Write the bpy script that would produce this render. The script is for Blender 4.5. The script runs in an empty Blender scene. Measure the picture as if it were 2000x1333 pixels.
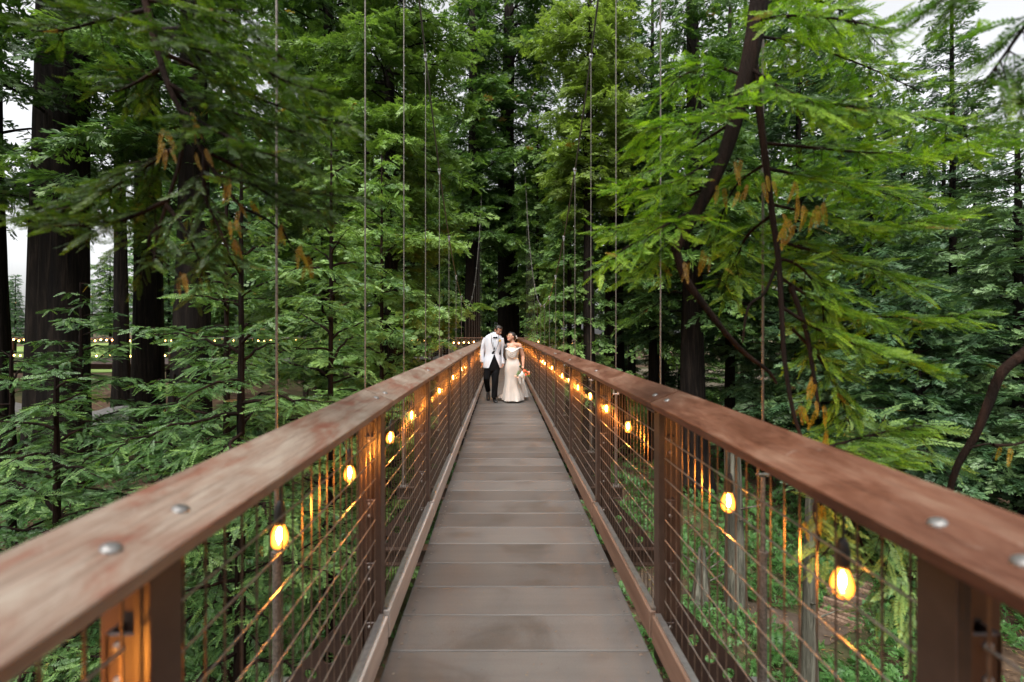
import bpy, math, random
import numpy as np
from mathutils import Vector, Matrix

# ------------------------------------------------------------------ camera, sky, sun, exposure
S = bpy.context.scene
COL = S.collection
R = math.radians
FPX = 900.0          # focal length in pixels of the 2000 px wide photograph
CAMZ = 1.6
cam_d = bpy.data.cameras.new("camera")
cam_d.sensor_width = 36.0
cam_d.lens = FPX / 2000.0 * 36.0
cam_d.shift_x = 0.0095
cam_d.shift_y = -0.00925
cam_d.clip_start = 0.05
cam_d.clip_end = 3000
cam_d.dof.use_dof = True
cam_d.dof.focus_distance = 9.5
cam_d.dof.aperture_fstop = 1.7
cam = bpy.data.objects.new("camera", cam_d)
cam.location = (0, 0, CAMZ)
cam.rotation_euler = (R(90), 0, 0)
COL.objects.link(cam)
S.camera = cam

SUN_EL, SUN_AZ = R(62), R(200)
world = bpy.data.worlds.new("World")
S.world = world
world.use_nodes = True
wn = world.node_tree
bg = wn.nodes["Background"]
sky = wn.nodes.new("ShaderNodeTexSky")
sky.sky_type = 'NISHITA'
sky.sun_disc = False
sky.sun_elevation = SUN_EL
sky.sun_rotation = SUN_AZ
sky.air_density = 1.0
sky.dust_density = 4.0
sky.ozone_density = 1.0
hsv = wn.nodes.new("ShaderNodeHueSaturation")
hsv.inputs["Saturation"].default_value = 0.10
wn.links.new(sky.outputs[0], hsv.inputs["Color"])
wn.links.new(hsv.outputs[0], bg.inputs[0])
bg.inputs[1].default_value = 0.15

sun_d = bpy.data.lights.new("sun", 'SUN')
sun_d.energy = 1.5
sun_d.angle = R(35)
sun_d.color = (1.0, 0.97, 0.92)
sun = bpy.data.objects.new("sun", sun_d)
# the sky's sun stands at azimuth SUN_AZ (clockwise from +Y), elevation SUN_EL
sd = Vector((math.sin(SUN_AZ) * math.cos(SUN_EL), math.cos(SUN_AZ) * math.cos(SUN_EL), math.sin(SUN_EL)))
sun.rotation_euler = sd.to_track_quat('Z', 'Y').to_euler()
sun.location = (0, 0, 60)
COL.objects.link(sun)

S.view_settings.view_transform = 'Standard'
S.view_settings.look = 'None'
S.view_settings.exposure = 1.18
S.view_settings.gamma = 1.0
S.render.engine = 'CYCLES'
S.cycles.use_denoising = True
S.cycles.max_bounces = 6
S.cycles.diffuse_bounces = 4
S.cycles.glossy_bounces = 2
S.cycles.transmission_bounces = 4
S.cycles.transparent_max_bounces = 8
S.cycles.sample_clamp_indirect = 6.0
S.cycles.caustics_reflective = False
S.cycles.caustics_refractive = False

# ------------------------------------------------------------------ materials
def ramp(nt, fac, stops):
    n = nt.nodes.new("ShaderNodeValToRGB")
    cr = n.color_ramp
    while len(cr.elements) < len(stops):
        cr.elements.new(0.5)
    for e, (p, c) in zip(cr.elements, stops):
        e.position = p
        e.color = (*c, 1)
    nt.links.new(fac, n.inputs[0])
    return n.outputs[0]

def noise(nt, vec, scale, detail=4, rough=0.55, dist=0.0):
    n = nt.nodes.new("ShaderNodeTexNoise")
    n.inputs["Scale"].default_value = scale
    n.inputs["Detail"].default_value = detail
    n.inputs["Roughness"].default_value = rough
    n.inputs["Distortion"].default_value = dist
    if vec is not None:
        nt.links.new(vec, n.inputs["Vector"])
    return n.outputs["Fac"]

def coords(nt, scale=(1, 1, 1), jitter=False):
    tc = nt.nodes.new("ShaderNodeTexCoord")
    mp = nt.nodes.new("ShaderNodeMapping")
    mp.inputs["Scale"].default_value = scale
    nt.links.new(tc.outputs["Object"], mp.inputs["Vector"])
    if jitter:
        oi = nt.nodes.new("ShaderNodeObjectInfo")
        mul = nt.nodes.new("ShaderNodeMath"); mul.operation = 'MULTIPLY'
        mul.inputs[1].default_value = 37.0
        nt.links.new(oi.outputs["Random"], mul.inputs[0])
        nt.links.new(mul.outputs[0], mp.inputs["Location"])
    return mp.outputs[0]

def bsdf(name, color=(0.5, 0.5, 0.5), rough=0.6, metal=0.0, spec=0.5):
    m = bpy.data.materials.new(name)
    m.use_nodes = True
    b = m.node_tree.nodes["Principled BSDF"]
    b.inputs["Base Color"].default_value = (*color, 1)
    b.inputs["Roughness"].default_value = rough
    b.inputs["Metallic"].default_value = metal
    b.inputs["Specular IOR Level"].default_value = spec
    return m, m.node_tree, b

def bump(nt, b, h, strength, dist=0.01):
    n = nt.nodes.new("ShaderNodeBump")
    n.inputs["Strength"].default_value = strength
    n.inputs["Distance"].default_value = dist
    nt.links.new(h, n.inputs["Height"])
    nt.links.new(n.outputs[0], b.inputs["Normal"])

def mixc(nt, fac, a, b, mode='MIX'):
    n = nt.nodes.new("ShaderNodeMix"); n.data_type = 'RGBA'; n.blend_type = mode
    for sock, v in ((n.inputs[0], fac), (n.inputs[6], a), (n.inputs[7], b)):
        if hasattr(v, "is_linked") or hasattr(v, "links"):
            nt.links.new(v, sock)
        elif isinstance(v, (int, float)):
            sock.default_value = v
        else:
            sock.default_value = (*v, 1)
    return n.outputs[2]

def objrand(nt):
    return nt.nodes.new("ShaderNodeObjectInfo").outputs["Random"]

M = {}

def noisy(name, stops, scale=(6, 6, 6), nscale=1.0, rough=0.6, metal=0.0, spec=0.4, bstr=0.2, bdist=0.004, jitter=True, detail=5):
    m, nt, b = bsdf(name, rough=rough, metal=metal, spec=spec)
    v = coords(nt, scale, jitter)
    f = noise(nt, v, nscale, detail, 0.6)
    nt.links.new(ramp(nt, f, stops), b.inputs["Base Color"])
    if bstr:
        bump(nt, b, f, bstr, bdist)
    M[name] = m
    return m

def make_materials():
    # weathered stained handrail timber: grain runs along Y
    m, nt, b = bsdf("rail_wood", rough=0.5, spec=0.35)
    v1 = coords(nt, (11, 3.2, 11), True)
    v2 = coords(nt, (75, 2.6, 75), True)
    worn = noise(nt, v1, 1.0, 9, 0.70, 0.5)
    grain = noise(nt, v2, 2.0, 6, 0.65)
    spots = noise(nt, coords(nt, (3, 1.2, 3), True), 1.0, 3, 0.5)
    base = ramp(nt, worn, [(0.30, (0.150, 0.052, 0.034)), (0.42, (0.185, 0.090, 0.063)), (0.50, (0.210, 0.145, 0.110)), (0.66, (0.275, 0.228, 0.185))])
    g = ramp(nt, grain, [(0.36, (0.62, 0.57, 0.54)), (0.48, (0.96, 0.96, 0.96)), (0.66, (1.18, 1.18, 1.16))])
    c = mixc(nt, 0.7, base, g, 'MULTIPLY')
    st = ramp(nt, spots, [(0.36, (0.55, 0.45, 0.40)), (0.5, (1, 1, 1))])
    c = mixc(nt, 0.55, c, st, 'MULTIPLY')
    # fine drying checks along the grain
    ck = noise(nt, coords(nt, (120, 1.6, 120), True), 1.0, 4, 0.7)
    c = mixc(nt, 0.8, c, ramp(nt, ck, [(0.30, (0.35, 0.30, 0.27)), (0.36, (1, 1, 1))]), 'MULTIPLY')
    # scratches and pale scuffs
    sc = noise(nt, coords(nt, (16, 9, 16), True), 1.0, 10, 0.8, 1.5)
    c = mixc(nt, ramp(nt, sc, [(0.60, (0, 0, 0)), (0.72, (0.55, 0.55, 0.55))]), c, (0.27, 0.225, 0.185))
    nt.links.new(c, b.inputs["Base Color"])
    bump(nt, b, grain, 0.45, 0.003)
    rr = nt.nodes.new("ShaderNodeMapRange")
    rr.inputs[3].default_value = 0.38; rr.inputs[4].default_value = 0.62
    nt.links.new(worn, rr.inputs[0]); nt.links.new(rr.outputs[0], b.inputs["Roughness"])
    M["rail_wood"] = m
    # redder, less worn timber of the right hand rail
    m2 = m.copy(); m2.name = "rail_wood_red"
    for n in m2.node_tree.nodes:
        if n.type == 'VALTORGB' and abs(n.color_ramp.elements[0].position - 0.30) < 0.001 and len(n.color_ramp.elements) == 4:
            for e, cc in zip(n.color_ramp.elements, [(0.060, 0.020, 0.010), (0.100, 0.038, 0.020), (0.135, 0.058, 0.034), (0.190, 0.108, 0.072)]):
                e.color = (*cc, 1)
    M["rail_wood_red"] = m2

    # composite deck board: one tone per board, fine speckle, damp blotches
    m, nt, b = bsdf("deck_board", rough=0.55, spec=0.35)
    v = coords(nt, (1, 1, 1), True)
    sp = noise(nt, v, 260, 2, 0.6)
    bl = noise(nt, v, 2.3, 5, 0.6, 0.5)
    strk = noise(nt, coords(nt, (1.2, 22, 1), True), 1.0, 5, 0.6)
    tone = ramp(nt, objrand(nt), [(0.0, (0.068, 0.065, 0.062)), (0.5, (0.084, 0.082, 0.079)), (1.0, (0.100, 0.098, 0.095))])
    c = mixc(nt, 0.9, tone, ramp(nt, bl, [(0.32, (0.68, 0.64, 0.60)), (0.48, (1, 1, 1)), (0.70, (1.16, 1.15, 1.12))]), 'MULTIPLY')
    c = mixc(nt, 0.5, c, ramp(nt, sp, [(0.35, (0.75, 0.74, 0.73)), (0.65, (1.2, 1.2, 1.2))]), 'MULTIPLY')
    c = mixc(nt, 0.5, c, ramp(nt, strk, [(0.3, (0.82, 0.80, 0.78)), (0.6, (1.05, 1.05, 1.05))]), 'MULTIPLY')
    nt.links.new(c, b.inputs["Base Color"])
    rr = nt.nodes.new("ShaderNodeMapRange")
    rr.inputs[3].default_value = 0.38; rr.inputs[4].default_value = 0.68
    nt.links.new(bl, rr.inputs[0]); nt.links.new(rr.outputs[0], b.inputs["Roughness"])
    bump(nt, b, sp, 0.15, 0.001)
    M["deck_board"] = m

    noisy("brown_steel", [(0.3, (0.030, 0.017, 0.012)), (0.7, (0.056, 0.034, 0.025))], (8, 8, 8), 1.0, 0.42, 0.0, 0.5, 0.05)
    noisy("dark_steel", [(0.3, (0.020, 0.012, 0.010)), (0.7, (0.045, 0.026, 0.020))], (8, 8, 8), 1.0, 0.45, 0.0, 0.5, 0.05)
    noisy("kick_wood_grey", [(0.3, (0.30, 0.28, 0.26)), (0.7, (0.44, 0.42, 0.40))], (20, 2, 20), 1.0, 0.6, 0, 0.3, 0.15)
    noisy("kick_wood_brown", [(0.3, (0.12, 0.07, 0.048)), (0.7, (0.20, 0.135, 0.10))], (20, 2, 20), 1.0, 0.6, 0, 0.3, 0.15)
    noisy("galvanized", [(0.3, (0.30, 0.30, 0.30)), (0.7, (0.48, 0.48, 0.47))], (30, 30, 30), 1.0, 0.35, 0.85, 0.5, 0.05)
    noisy("wire_steel", [(0.3, (0.15, 0.13, 0.115)), (0.7, (0.30, 0.275, 0.25))], (30, 30, 30), 1.0, 0.33, 0.55, 0.5, 0.0)
    noisy("wire_dark", [(0.3, (0.07, 0.05, 0.038)), (0.7, (0.15, 0.11, 0.085))], (30, 30, 30), 1.0, 0.35, 0.5, 0.5, 0.0)
    noisy("cable_steel", [(0.35, (0.085, 0.075, 0.065)), (0.65, (0.19, 0.165, 0.145))], (60, 60, 60), 1.0, 0.45, 0.4, 0.5, 0.2, 0.001)
    noisy("bolt_steel", [(0.3, (0.20, 0.19, 0.18)), (0.7, (0.30, 0.29, 0.28))], (60, 60, 60), 1.0, 0.42, 0.8, 0.5, 0.1, 0.001)
    noisy("black_rubber", [(0.3, (0.012, 0.011, 0.010)), (0.7, (0.025, 0.022, 0.02))], (40, 40, 40), 1.0, 0.5, 0, 0.5, 0.05)
    # the warm globes: glowing amber glass with a whiter filament inside
    m = bpy.data.materials.new("bulb_glass"); m.use_nodes = True
    nt = m.node_tree; nt.nodes.clear()
    out = nt.nodes.new("ShaderNodeOutputMaterial")
    em = nt.nodes.new("ShaderNodeEmission")
    em.inputs[1].default_value = BULB_E
    lw = nt.nodes.new("ShaderNodeLayerWeight"); lw.inputs[0].default_value = 0.5
    c = ramp(nt, lw.outputs["Facing"], [(0.0, (1.0, 0.42, 0.09)), (0.40, (0.95, 0.32, 0.04)), (0.80, (0.60, 0.14, 0.01)), (1.0, (0.45, 0.10, 0.01))])
    nt.links.new(c, em.inputs[0])
    gl = nt.nodes.new("ShaderNodeBsdfGlossy"); gl.inputs["Roughness"].default_value = 0.05
    gl.inputs["Color"].default_value = (0.08, 0.08, 0.08, 1)
    ad = nt.nodes.new("ShaderNodeAddShader")
    nt.links.new(em.outputs[0], ad.inputs[0]); nt.links.new(gl.outputs[0], ad.inputs[1])
    tp = nt.nodes.new("ShaderNodeBsdfTransparent"); tp.inputs[0].default_value = (1.0, 0.82, 0.55, 1)
    mx = nt.nodes.new("ShaderNodeMixShader")
    mx.inputs[0].default_value = 0.45
    nt.links.new(tp.outputs[0], mx.inputs[1]); nt.links.new(ad.outputs[0], mx.inputs[2])
    nt.links.new(mx.outputs[0], out.inputs[0])
    M["bulb_glass"] = m
    m = bpy.data.materials.new("bulb_filament"); m.use_nodes = True
    nt = m.node_tree; nt.nodes.clear()
    out = nt.nodes.new("ShaderNodeOutputMaterial")
    em = nt.nodes.new("ShaderNodeEmission"); em.inputs[0].default_value = (1, 0.42, 0.085, 1); em.inputs[1].default_value = 1000
    nt.links.new(em.outputs[0], out.inputs[0])
    M["bulb_filament"] = m
    m = bpy.data.materials.new("small_bulb"); m.use_nodes = True
    nt = m.node_tree; nt.nodes.clear()
    out = nt.nodes.new("ShaderNodeOutputMaterial")
    em = nt.nodes.new("ShaderNodeEmission"); em.inputs[0].default_value = (1, 0.50, 0.14, 1); em.inputs[1].default_value = 12
    nt.links.new(em.outputs[0], out.inputs[0])
    M["small_bulb"] = m

    # bark: vertical fibrous ridges
    def bark(name, c0, c1, c2):
        m, nt, b = bsdf(name, rough=0.9, spec=0.15)
        f = noise(nt, coords(nt, (9, 9, 0.7), True), 1.0, 6, 0.65, 0.6)
        g = noise(nt, coords(nt, (1.2, 1.2, 0.8), True), 1.0, 3, 0.5)
        c = ramp(nt, f, [(0.32, c0), (0.5, c1), (0.68, c2)])
        c = mixc(nt, 0.6, c, ramp(nt, g, [(0.3, (0.55, 0.55, 0.5)), (0.7, (1.15, 1.15, 1.1))]), 'MULTIPLY')
        nt.links.new(c, b.inputs["Base Color"])
        bump(nt, b, f, 1.0, 0.06)
        M[name] = m
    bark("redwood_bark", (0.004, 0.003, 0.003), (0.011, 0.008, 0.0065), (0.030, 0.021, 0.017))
    bark("grey_bark", (0.04, 0.038, 0.03), (0.11, 0.105, 0.085), (0.24, 0.23, 0.19))
    bark("branch_bark", (0.005, 0.003, 0.002), (0.012, 0.006, 0.004), (0.030, 0.014, 0.009))

    # foliage: tint attribute drives pigment (old inner needles -> fresh tips)
    def leaf(name, dark, mid, light, trans=0.28, rough=0.45):
        m = bpy.data.materials.new(name); m.use_nodes = True
        nt = m.node_tree; b = nt.nodes["Principled BSDF"]
        b.inputs["Roughness"].default_value = rough
        b.inputs["Specular IOR Level"].default_value = 0.42
        at = nt.nodes.new("ShaderNodeAttribute"); at.attribute_name = "tint"
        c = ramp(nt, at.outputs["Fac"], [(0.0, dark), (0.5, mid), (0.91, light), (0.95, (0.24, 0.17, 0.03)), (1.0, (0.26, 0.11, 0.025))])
        nt.links.new(c, b.inputs["Base Color"])
        tr = nt.nodes.new("ShaderNodeBsdfTranslucent")
        tc_ = mixc(nt, 1.0, c, (1.25, 1.35, 0.6), 'MULTIPLY')
        nt.links.new(tc_, tr.inputs[0])
        mx = nt.nodes.new("ShaderNodeMixShader"); mx.inputs[0].default_value = trans
        nt.links.new(b.outputs[0], mx.inputs[1]); nt.links.new(tr.outputs[0], mx.inputs[2])
        nt.links.new(mx.outputs[0], nt.nodes["Material Output"].inputs[0])
        M[name] = m
    leaf("redwood_leaf", (0.018, 0.050, 0.014), (0.078, 0.155, 0.040), (0.230, 0.355, 0.085))
    leaf("young_leaf", (0.020, 0.060, 0.018), (0.084, 0.175, 0.050), (0.235, 0.375, 0.105))
    leaf("fresh_leaf", (0.018, 0.060, 0.006), (0.095, 0.205, 0.016), (0.300, 0.460, 0.035), 0.42)
    leaf("olive_leaf", (0.016, 0.040, 0.006), (0.040, 0.082, 0.010), (0.130, 0.205, 0.020), 0.34)
    leaf("fir_leaf", (0.018, 0.048, 0.022), (0.058, 0.125, 0.052), (0.170, 0.270, 0.105), 0.2)
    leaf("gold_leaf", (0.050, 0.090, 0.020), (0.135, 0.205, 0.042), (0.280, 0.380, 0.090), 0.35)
    leaf("fern_leaf", (0.025, 0.075, 0.020), (0.055, 0.150, 0.038), (0.110, 0.240, 0.060), 0.35)
    leaf("litter_leaf", (0.05, 0.028, 0.014), (0.12, 0.07, 0.035), (0.22, 0.13, 0.06), 0.0, .7)
    leaf("dead_leaf", (0.16, 0.075, 0.012), (0.34, 0.19, 0.016), (0.42, 0.32, 0.03), 0.5)

    # forest floor
    m, nt, b = bsdf("forest_floor", rough=0.95, spec=0.1)
    v = coords(nt, (1, 1, 1))
    f = noise(nt, v, 1.4, 8, 0.7)
    g = noise(nt, v, 0.16, 5, 0.6)
    c1 = ramp(nt, f, [(0.3, (0.030, 0.020, 0.013)), (0.5, (0.075, 0.048, 0.032)), (0.7, (0.14, 0.095, 0.06))])
    c2 = ramp(nt, f, [(0.3, (0.02, 0.035, 0.012)), (0.7, (0.06, 0.075, 0.03))])
    nt.links.new(mixc(nt, ramp(nt, g, [(0.45, (0, 0, 0)), (0.6, (1, 1, 1))]), c1, c2), b.inputs["Base Color"])
    bump(nt, b, f, 0.8, 0.05)
    M["forest_floor"] = m
    noisy("path_dirt", [(0.3, (0.045, 0.033, 0.025)), (0.7, (0.10, 0.075, 0.056))], (3, 3, 3), 1.0, 0.95, 0, 0.1, 0.5, 0.02)
    noisy("road_grey", [(0.3, (0.08, 0.078, 0.075)), (0.7, (0.15, 0.147, 0.143))], (4, 4, 4), 1.0, 0.9, 0, 0.2, 0.3, 0.01)
    noisy("step_timber", [(0.3, (0.10, 0.06, 0.04)), (0.7, (0.24, 0.16, 0.11))], (20, 3, 20), 1.0, 0.8, 0, 0.2, 0.2)

    # people
    noisy("skin_tan", [(0.3, (0.26, 0.125, 0.078)), (0.7, (0.33, 0.165, 0.11))], (30, 30, 30), 1.0, 0.45, 0, 0.4, 0.0)
    noisy("skin_light", [(0.3, (0.42, 0.225, 0.15)), (0.7, (0.50, 0.28, 0.195))], (30, 30, 30), 1.0, 0.45, 0, 0.4, 0.0)
    noisy("black_hair", [(0.3, (0.008, 0.006, 0.005)), (0.7, (0.028, 0.02, 0.016))], (200, 200, 20), 1.0, 0.35, 0, 0.5, 0.4, 0.002)
    noisy("white_cloth", [(0.3, (0.50, 0.52, 0.56)), (0.7, (0.58, 0.60, 0.65))], (12, 12, 8), 1.0, 0.7, 0, 0.3, 0.25, 0.01)
    noisy("shirt_cloth", [(0.3, (0.46, 0.49, 0.54)), (0.7, (0.54, 0.57, 0.62))], (12, 12, 8), 1.0, 0.8, 0, 0.3, 0.1)
    noisy("black_cloth", [(0.3, (0.003, 0.003, 0.004)), (0.7, (0.009, 0.009, 0.010))], (10, 10, 6), 1.0, 0.9, 0, 0.12, 0.3, 0.01)
    noisy("black_leather", [(0.3, (0.008, 0.008, 0.009)), (0.7, (0.02, 0.018, 0.018))], (30, 30, 30), 1.0, 0.22, 0, 0.6, 0.1)
    noisy("cream_satin", [(0.3, (0.46, 0.425, 0.385)), (0.7, (0.56, 0.525, 0.485))], (5, 5, 3), 1.0, 0.28, 0, 0.6, 0.2, 0.02)
    noisy("veil_cloth", [(0.3, (0.60, 0.58, 0.55)), (0.7, (0.70, 0.68, 0.65))], (14, 14, 2), 1.0, 0.55, 0, 0.4, 0.4, 0.02)
    noisy("coral_petal", [(0.3, (0.70, 0.08, 0.03)), (0.7, (0.85, 0.22, 0.10))], (60, 60, 60), 1.0, 0.6, 0, 0.3, 0.3)
    noisy("peach_petal", [(0.3, (0.72, 0.38, 0.25)), (0.7, (0.85, 0.60, 0.45))], (60, 60, 60), 1.0, 0.6, 0, 0.3, 0.3)
    noisy("gold_petal", [(0.3, (0.40, 0.25, 0.05)), (0.7, (0.60, 0.42, 0.12))], (60, 60, 60), 1.0, 0.6, 0, 0.3, 0.3)
    noisy("gold_metal", [(0.3, (0.6, 0.4, 0.15)), (0.7, (0.8, 0.6, 0.3))], (60, 60, 60), 1.0, 0.3, 1, 0.5, 0)
    noisy("white_plastic", [(0.3, (0.75, 0.75, 0.75)), (0.7, (0.85, 0.85, 0.85))], (60, 60, 60), 1.0, 0.4, 0, 0.5, 0)
    noisy("red_lip", [(0.3, (0.45, 0.08, 0.07)), (0.7, (0.55, 0.12, 0.10))], (60, 60, 60), 1.0, 0.4, 0, 0.5, 0)
    noisy("lens_glass", [(0.3, (0.55, 0.58, 0.60)), (0.7, (0.65, 0.68, 0.70))], (60, 60, 60), 1.0, 0.1, 0, 0.8, 0)

BULB_E = 3.0
make_materials()

# ------------------------------------------------------------------ mesh helpers
class MB:
    """collects boxes, tubes and lofts, builds them as ONE mesh object"""
    def __init__(s):
        s.v = []; s.f = []
    def add(s, vs, fs):
        o = len(s.v)
        s.v += [tuple(p) for p in vs]
        s.f += [tuple(i + o for i in f) for f in fs]
        return s
    def box(s, c, d, rot=None, bev=0.0):
        x, y, z = d[0] / 2, d[1] / 2, d[2] / 2
        if bev <= 0:
            vs = [Vector((sx * x, sy * y, sz * z)) for sx in (-1, 1) for sy in (-1, 1) for sz in (-1, 1)]
            fs = [(0, 1, 3, 2), (4, 6, 7, 5), (0, 4, 5, 1), (2, 3, 7, 6), (0, 2, 6, 4), (1, 5, 7, 3)]
        else:
            b = min(bev, x * .9, y * .9, z * .9); vs = []; idx = {}
            for sx in (-1, 1):
                for sy in (-1, 1):
                    for sz in (-1, 1):
                        for k in range(3):
                            p = [sx * x, sy * y, sz * z]
                            for j in range(3):
                                if j != k:
                                    p[j] -= (sx, sy, sz)[j] * b
                            idx[(sx, sy, sz, k)] = len(vs); vs.append(Vector(p))
            fs = []
            for k in range(3):
                a, c2 = [j for j in range(3) if j != k]
                for s1 in (-1, 1):
                    q = []
                    for (u, w) in ((-1, -1), (1, -1), (1, 1), (-1, 1)):
                        t = [0, 0, 0]; t[k] = s1; t[a] = u; t[c2] = w
                        q.append(idx[(*t, k)])
                    if (s1 > 0) != (k != 1): q = q[::-1]
                    fs.append(q)
            for k in range(3):          # edges along axis k
                a, c2 = [j for j in range(3) if j != k]
                for u in (-1, 1):
                    for w in (-1, 1):
                        t0 = [0, 0, 0]; t0[a] = u; t0[c2] = w
                        ta = list(t0); ta[k] = -1; tb = list(t0); tb[k] = 1
                        fs.append((idx[(*ta, a)], idx[(*tb, a)], idx[(*tb, c2)], idx[(*ta, c2)]))
            for sx in (-1, 1):
                for sy in (-1, 1):
                    for sz in (-1, 1):
                        fs.append(tuple(idx[(sx, sy, sz, k)] for k in range(3)))
        if rot is not None:
            vs = [rot @ p for p in vs]
        c = Vector(c)
        return s.add([p + c for p in vs], fs)
    def tube(s, pts, r, n=8, cap=True, close=False):
        pts = [Vector(p) for p in pts]
        rs = r if isinstance(r, (list, tuple)) else [r] * len(pts)
        rings = []
        up = None
        for i, p in enumerate(pts):
            a = pts[max(i - 1, 0)]; b = pts[min(i + 1, len(pts) - 1)]
            if close:
                a = pts[i - 1]; b = pts[(i + 1) % len(pts)]
            t = (b - a).normalized() if (b - a).length > 1e-9 else Vector((0, 0, 1))
            if up is None:
                up = Vector((0, 0, 1)) if abs(t.z) < .9 else Vector((1, 0, 0))
            u = t.cross(up)
            u = u.normalized() if u.length > 1e-6 else t.orthogonal().normalized()
            w = u.cross(t).normalized(); up = w
            rings.append([p + (u * math.cos(q) + w * math.sin(q)) * rs[i] for q in [2 * math.pi * k / n for k in range(n)]])
        vs = [v for rg in rings for v in rg]; fs = []
        m = len(rings)
        for i in range(m if close else m - 1):
            j = (i + 1) % m
            for k in range(n):
                l = (k + 1) % n
                fs.append((i * n + k, i * n + l, j * n + l, j * n + k))
        if cap and not close:
            fs.append(tuple(range(n))[::-1]); fs.append(tuple((m - 1) * n + k for k in range(n)))
        return s.add(vs, fs)
    def loft(s, rings, cap=True):
        n = len(rings[0]); m = len(rings); fs = []
        for i in range(m - 1):
            for k in range(n):
                l = (k + 1) % n
                fs.append((i * n + k, i * n + l, (i + 1) * n + l, (i + 1) * n + k))
        if cap:
            fs.append(tuple(range(n))[::-1]); fs.append(tuple((m - 1) * n + k for k in range(n)))
        return s.add([p for r_ in rings for p in r_], fs)
    def ball(s, c, r, nu=10, nv=7, rot=None):
        r = (r, r, r) if isinstance(r, (int, float)) else r
        vs = []; fs = []; c = Vector(c)
        for i in range(nv + 1):
            a = math.pi * i / nv
            for k in range(nu):
                b = 2 * math.pi * k / nu
                p = Vector((r[0] * math.sin(a) * math.cos(b), r[1] * math.sin(a) * math.sin(b), r[2] * math.cos(a)))
                if rot is not None: p = rot @ p
                vs.append(c + p)
        for i in range(nv):
            for k in range(nu):
                l = (k + 1) % nu
                fs.append((i * nu + k, (i + 1) * nu + k, (i + 1) * nu + l, i * nu + l))
        return s.add(vs, fs)
    def revolve(s, prof, c=(0, 0, 0), n=14, rot=None):
        vs = []; fs = []; c = Vector(c)
        for (r, z) in prof:
            for k in range(n):
                b = 2 * math.pi * k / n
                p = Vector((r * math.cos(b), r * math.sin(b), z))
                if rot is not None: p = rot @ p
                vs.append(c + p)
        for i in range(len(prof) - 1):
            for k in range(n):
                l = (k + 1) % n
                fs.append((i * n + k, i * n + l, (i + 1) * n + l, (i + 1) * n + k))
        fs.append(tuple(range(n))[::-1]); fs.append(tuple((len(prof) - 1) * n + k for k in range(n)))
        return s.add(vs, fs)
    def prism(s, poly, d, axis=1):
        """poly: list of (a, b) in the plane across axis; d: (lo, hi) along it"""
        def P(a, b, t):
            return (t, a, b) if axis == 0 else ((a, t, b) if axis == 1 else (a, b, t))
        n = len(poly)
        vs = [P(a, b, d[0]) for a, b in poly] + [P(a, b, d[1]) for a, b in poly]
        fs = [tuple(range(n))[::-1], tuple(range(n, 2 * n))] + [(k, (k + 1) % n, n + (k + 1) % n, n + k) for k in range(n)]
        return s.add(vs, fs)
    def mesh(s, name, mat, smooth=False):
        me = bpy.data.meshes.new(name)
        me.from_pydata(s.v, [], s.f)
        me.validate(); me.update()
        if smooth:
            me.polygons.foreach_set("use_smooth", [True] * len(me.polygons))
        me.materials.append(M[mat])
        return me
    def build(s, name, mat, parent=None, loc=(0, 0, 0), smooth=False):
        return obj(name, s.mesh(name, mat, smooth), parent, loc)

def obj(name, me, parent=None, loc=(0, 0, 0)):
    o = bpy.data.objects.new(name, me)
    o.location = loc
    if parent is not None: o.parent = parent
    COL.objects.link(o)
    return o

def tag(o, label=None, cat=None, group=None, kind=None):
    if label: o["label"] = label
    if cat: o["category"] = cat
    if group: o["group"] = group
    if kind: o["kind"] = kind
    return o

def thing(name, label, cat, loc=(0, 0, 0), group=None, rz=0.0):
    o = bpy.data.objects.new(name, None)
    o.location = loc; o.rotation_euler = (0, 0, rz)
    o.empty_display_size = 0.2
    COL.objects.link(o)
    return tag(o, label, cat, group)

def copy_tree(o, parent=None, loc=None):
    c = o.copy(); COL.objects.link(c)
    if parent is not None: c.parent = parent
    if loc is not None: c.location = loc
    for ch in list(o.children): copy_tree(ch, c)
    return c

def P3(px, py, D):
    """the world point that the photograph shows at pixel (px, py), at depth D"""
    return Vector(((px - 981) * D / FPX, D, CAMZ - (py - 648) * D / FPX))
# ------------------------------------------------------------------ the suspension footbridge
CX = 0.089                    # bridge centre line
PITCH = 1.52
ROW0 = 0.80
NROW = 17
ROWS = [ROW0 + PITCH * k for k in range(-1, NROW)]
END = ROWS[-1]
random.seed(4)

bridge = thing("suspension_footbridge", "narrow suspension footbridge with timber handrails, wire mesh sides and composite deck", "footbridge")

# deck boards, each a part; ten screws visible as pale dots
BW = 0.2915
def plank_mesh(k):
    rnd = random.Random(k)
    mb = MB().box((0, 0, -0.019), (1.30, BW - 0.006, 0.038), bev=0.004)
    return mb.mesh("deck_plank", "deck_board")
plank_me = [plank_mesh(0)]
screw_me = MB().revolve([(0.0075, 0), (0.0075, 0.0015), (0.003, 0.002)], (0, 0, 0.0005), 8).mesh("screw", "bolt_steel")
y = 0.561 - BW * 4
n = 0
while y < END + 0.6:
    o = obj("deck_plank", plank_me[0], bridge, (CX + random.uniform(-.004, .004), y + BW / 2, random.uniform(-.001, .001)))
    o.rotation_euler = (0, 0, random.uniform(-.001, .001))
    if 3 <= n < 19:
        for sx in (-1, 1):
            for yy in (-0.105, 0.0, 0.105):
                obj("screw", screw_me, o, (sx * (0.605 + random.uniform(-.012, .004)), yy + random.uniform(-.012, .012), 0))
    y += BW; n += 1

# steel stringers under the deck edges
for sx in (-1, 1):
    MB().box((CX + sx * 0.52, (END - 0.7) / 2, -0.14), (0.06, END + 1.6, 0.16)).build("stringer", "dark_steel", bridge)

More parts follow.
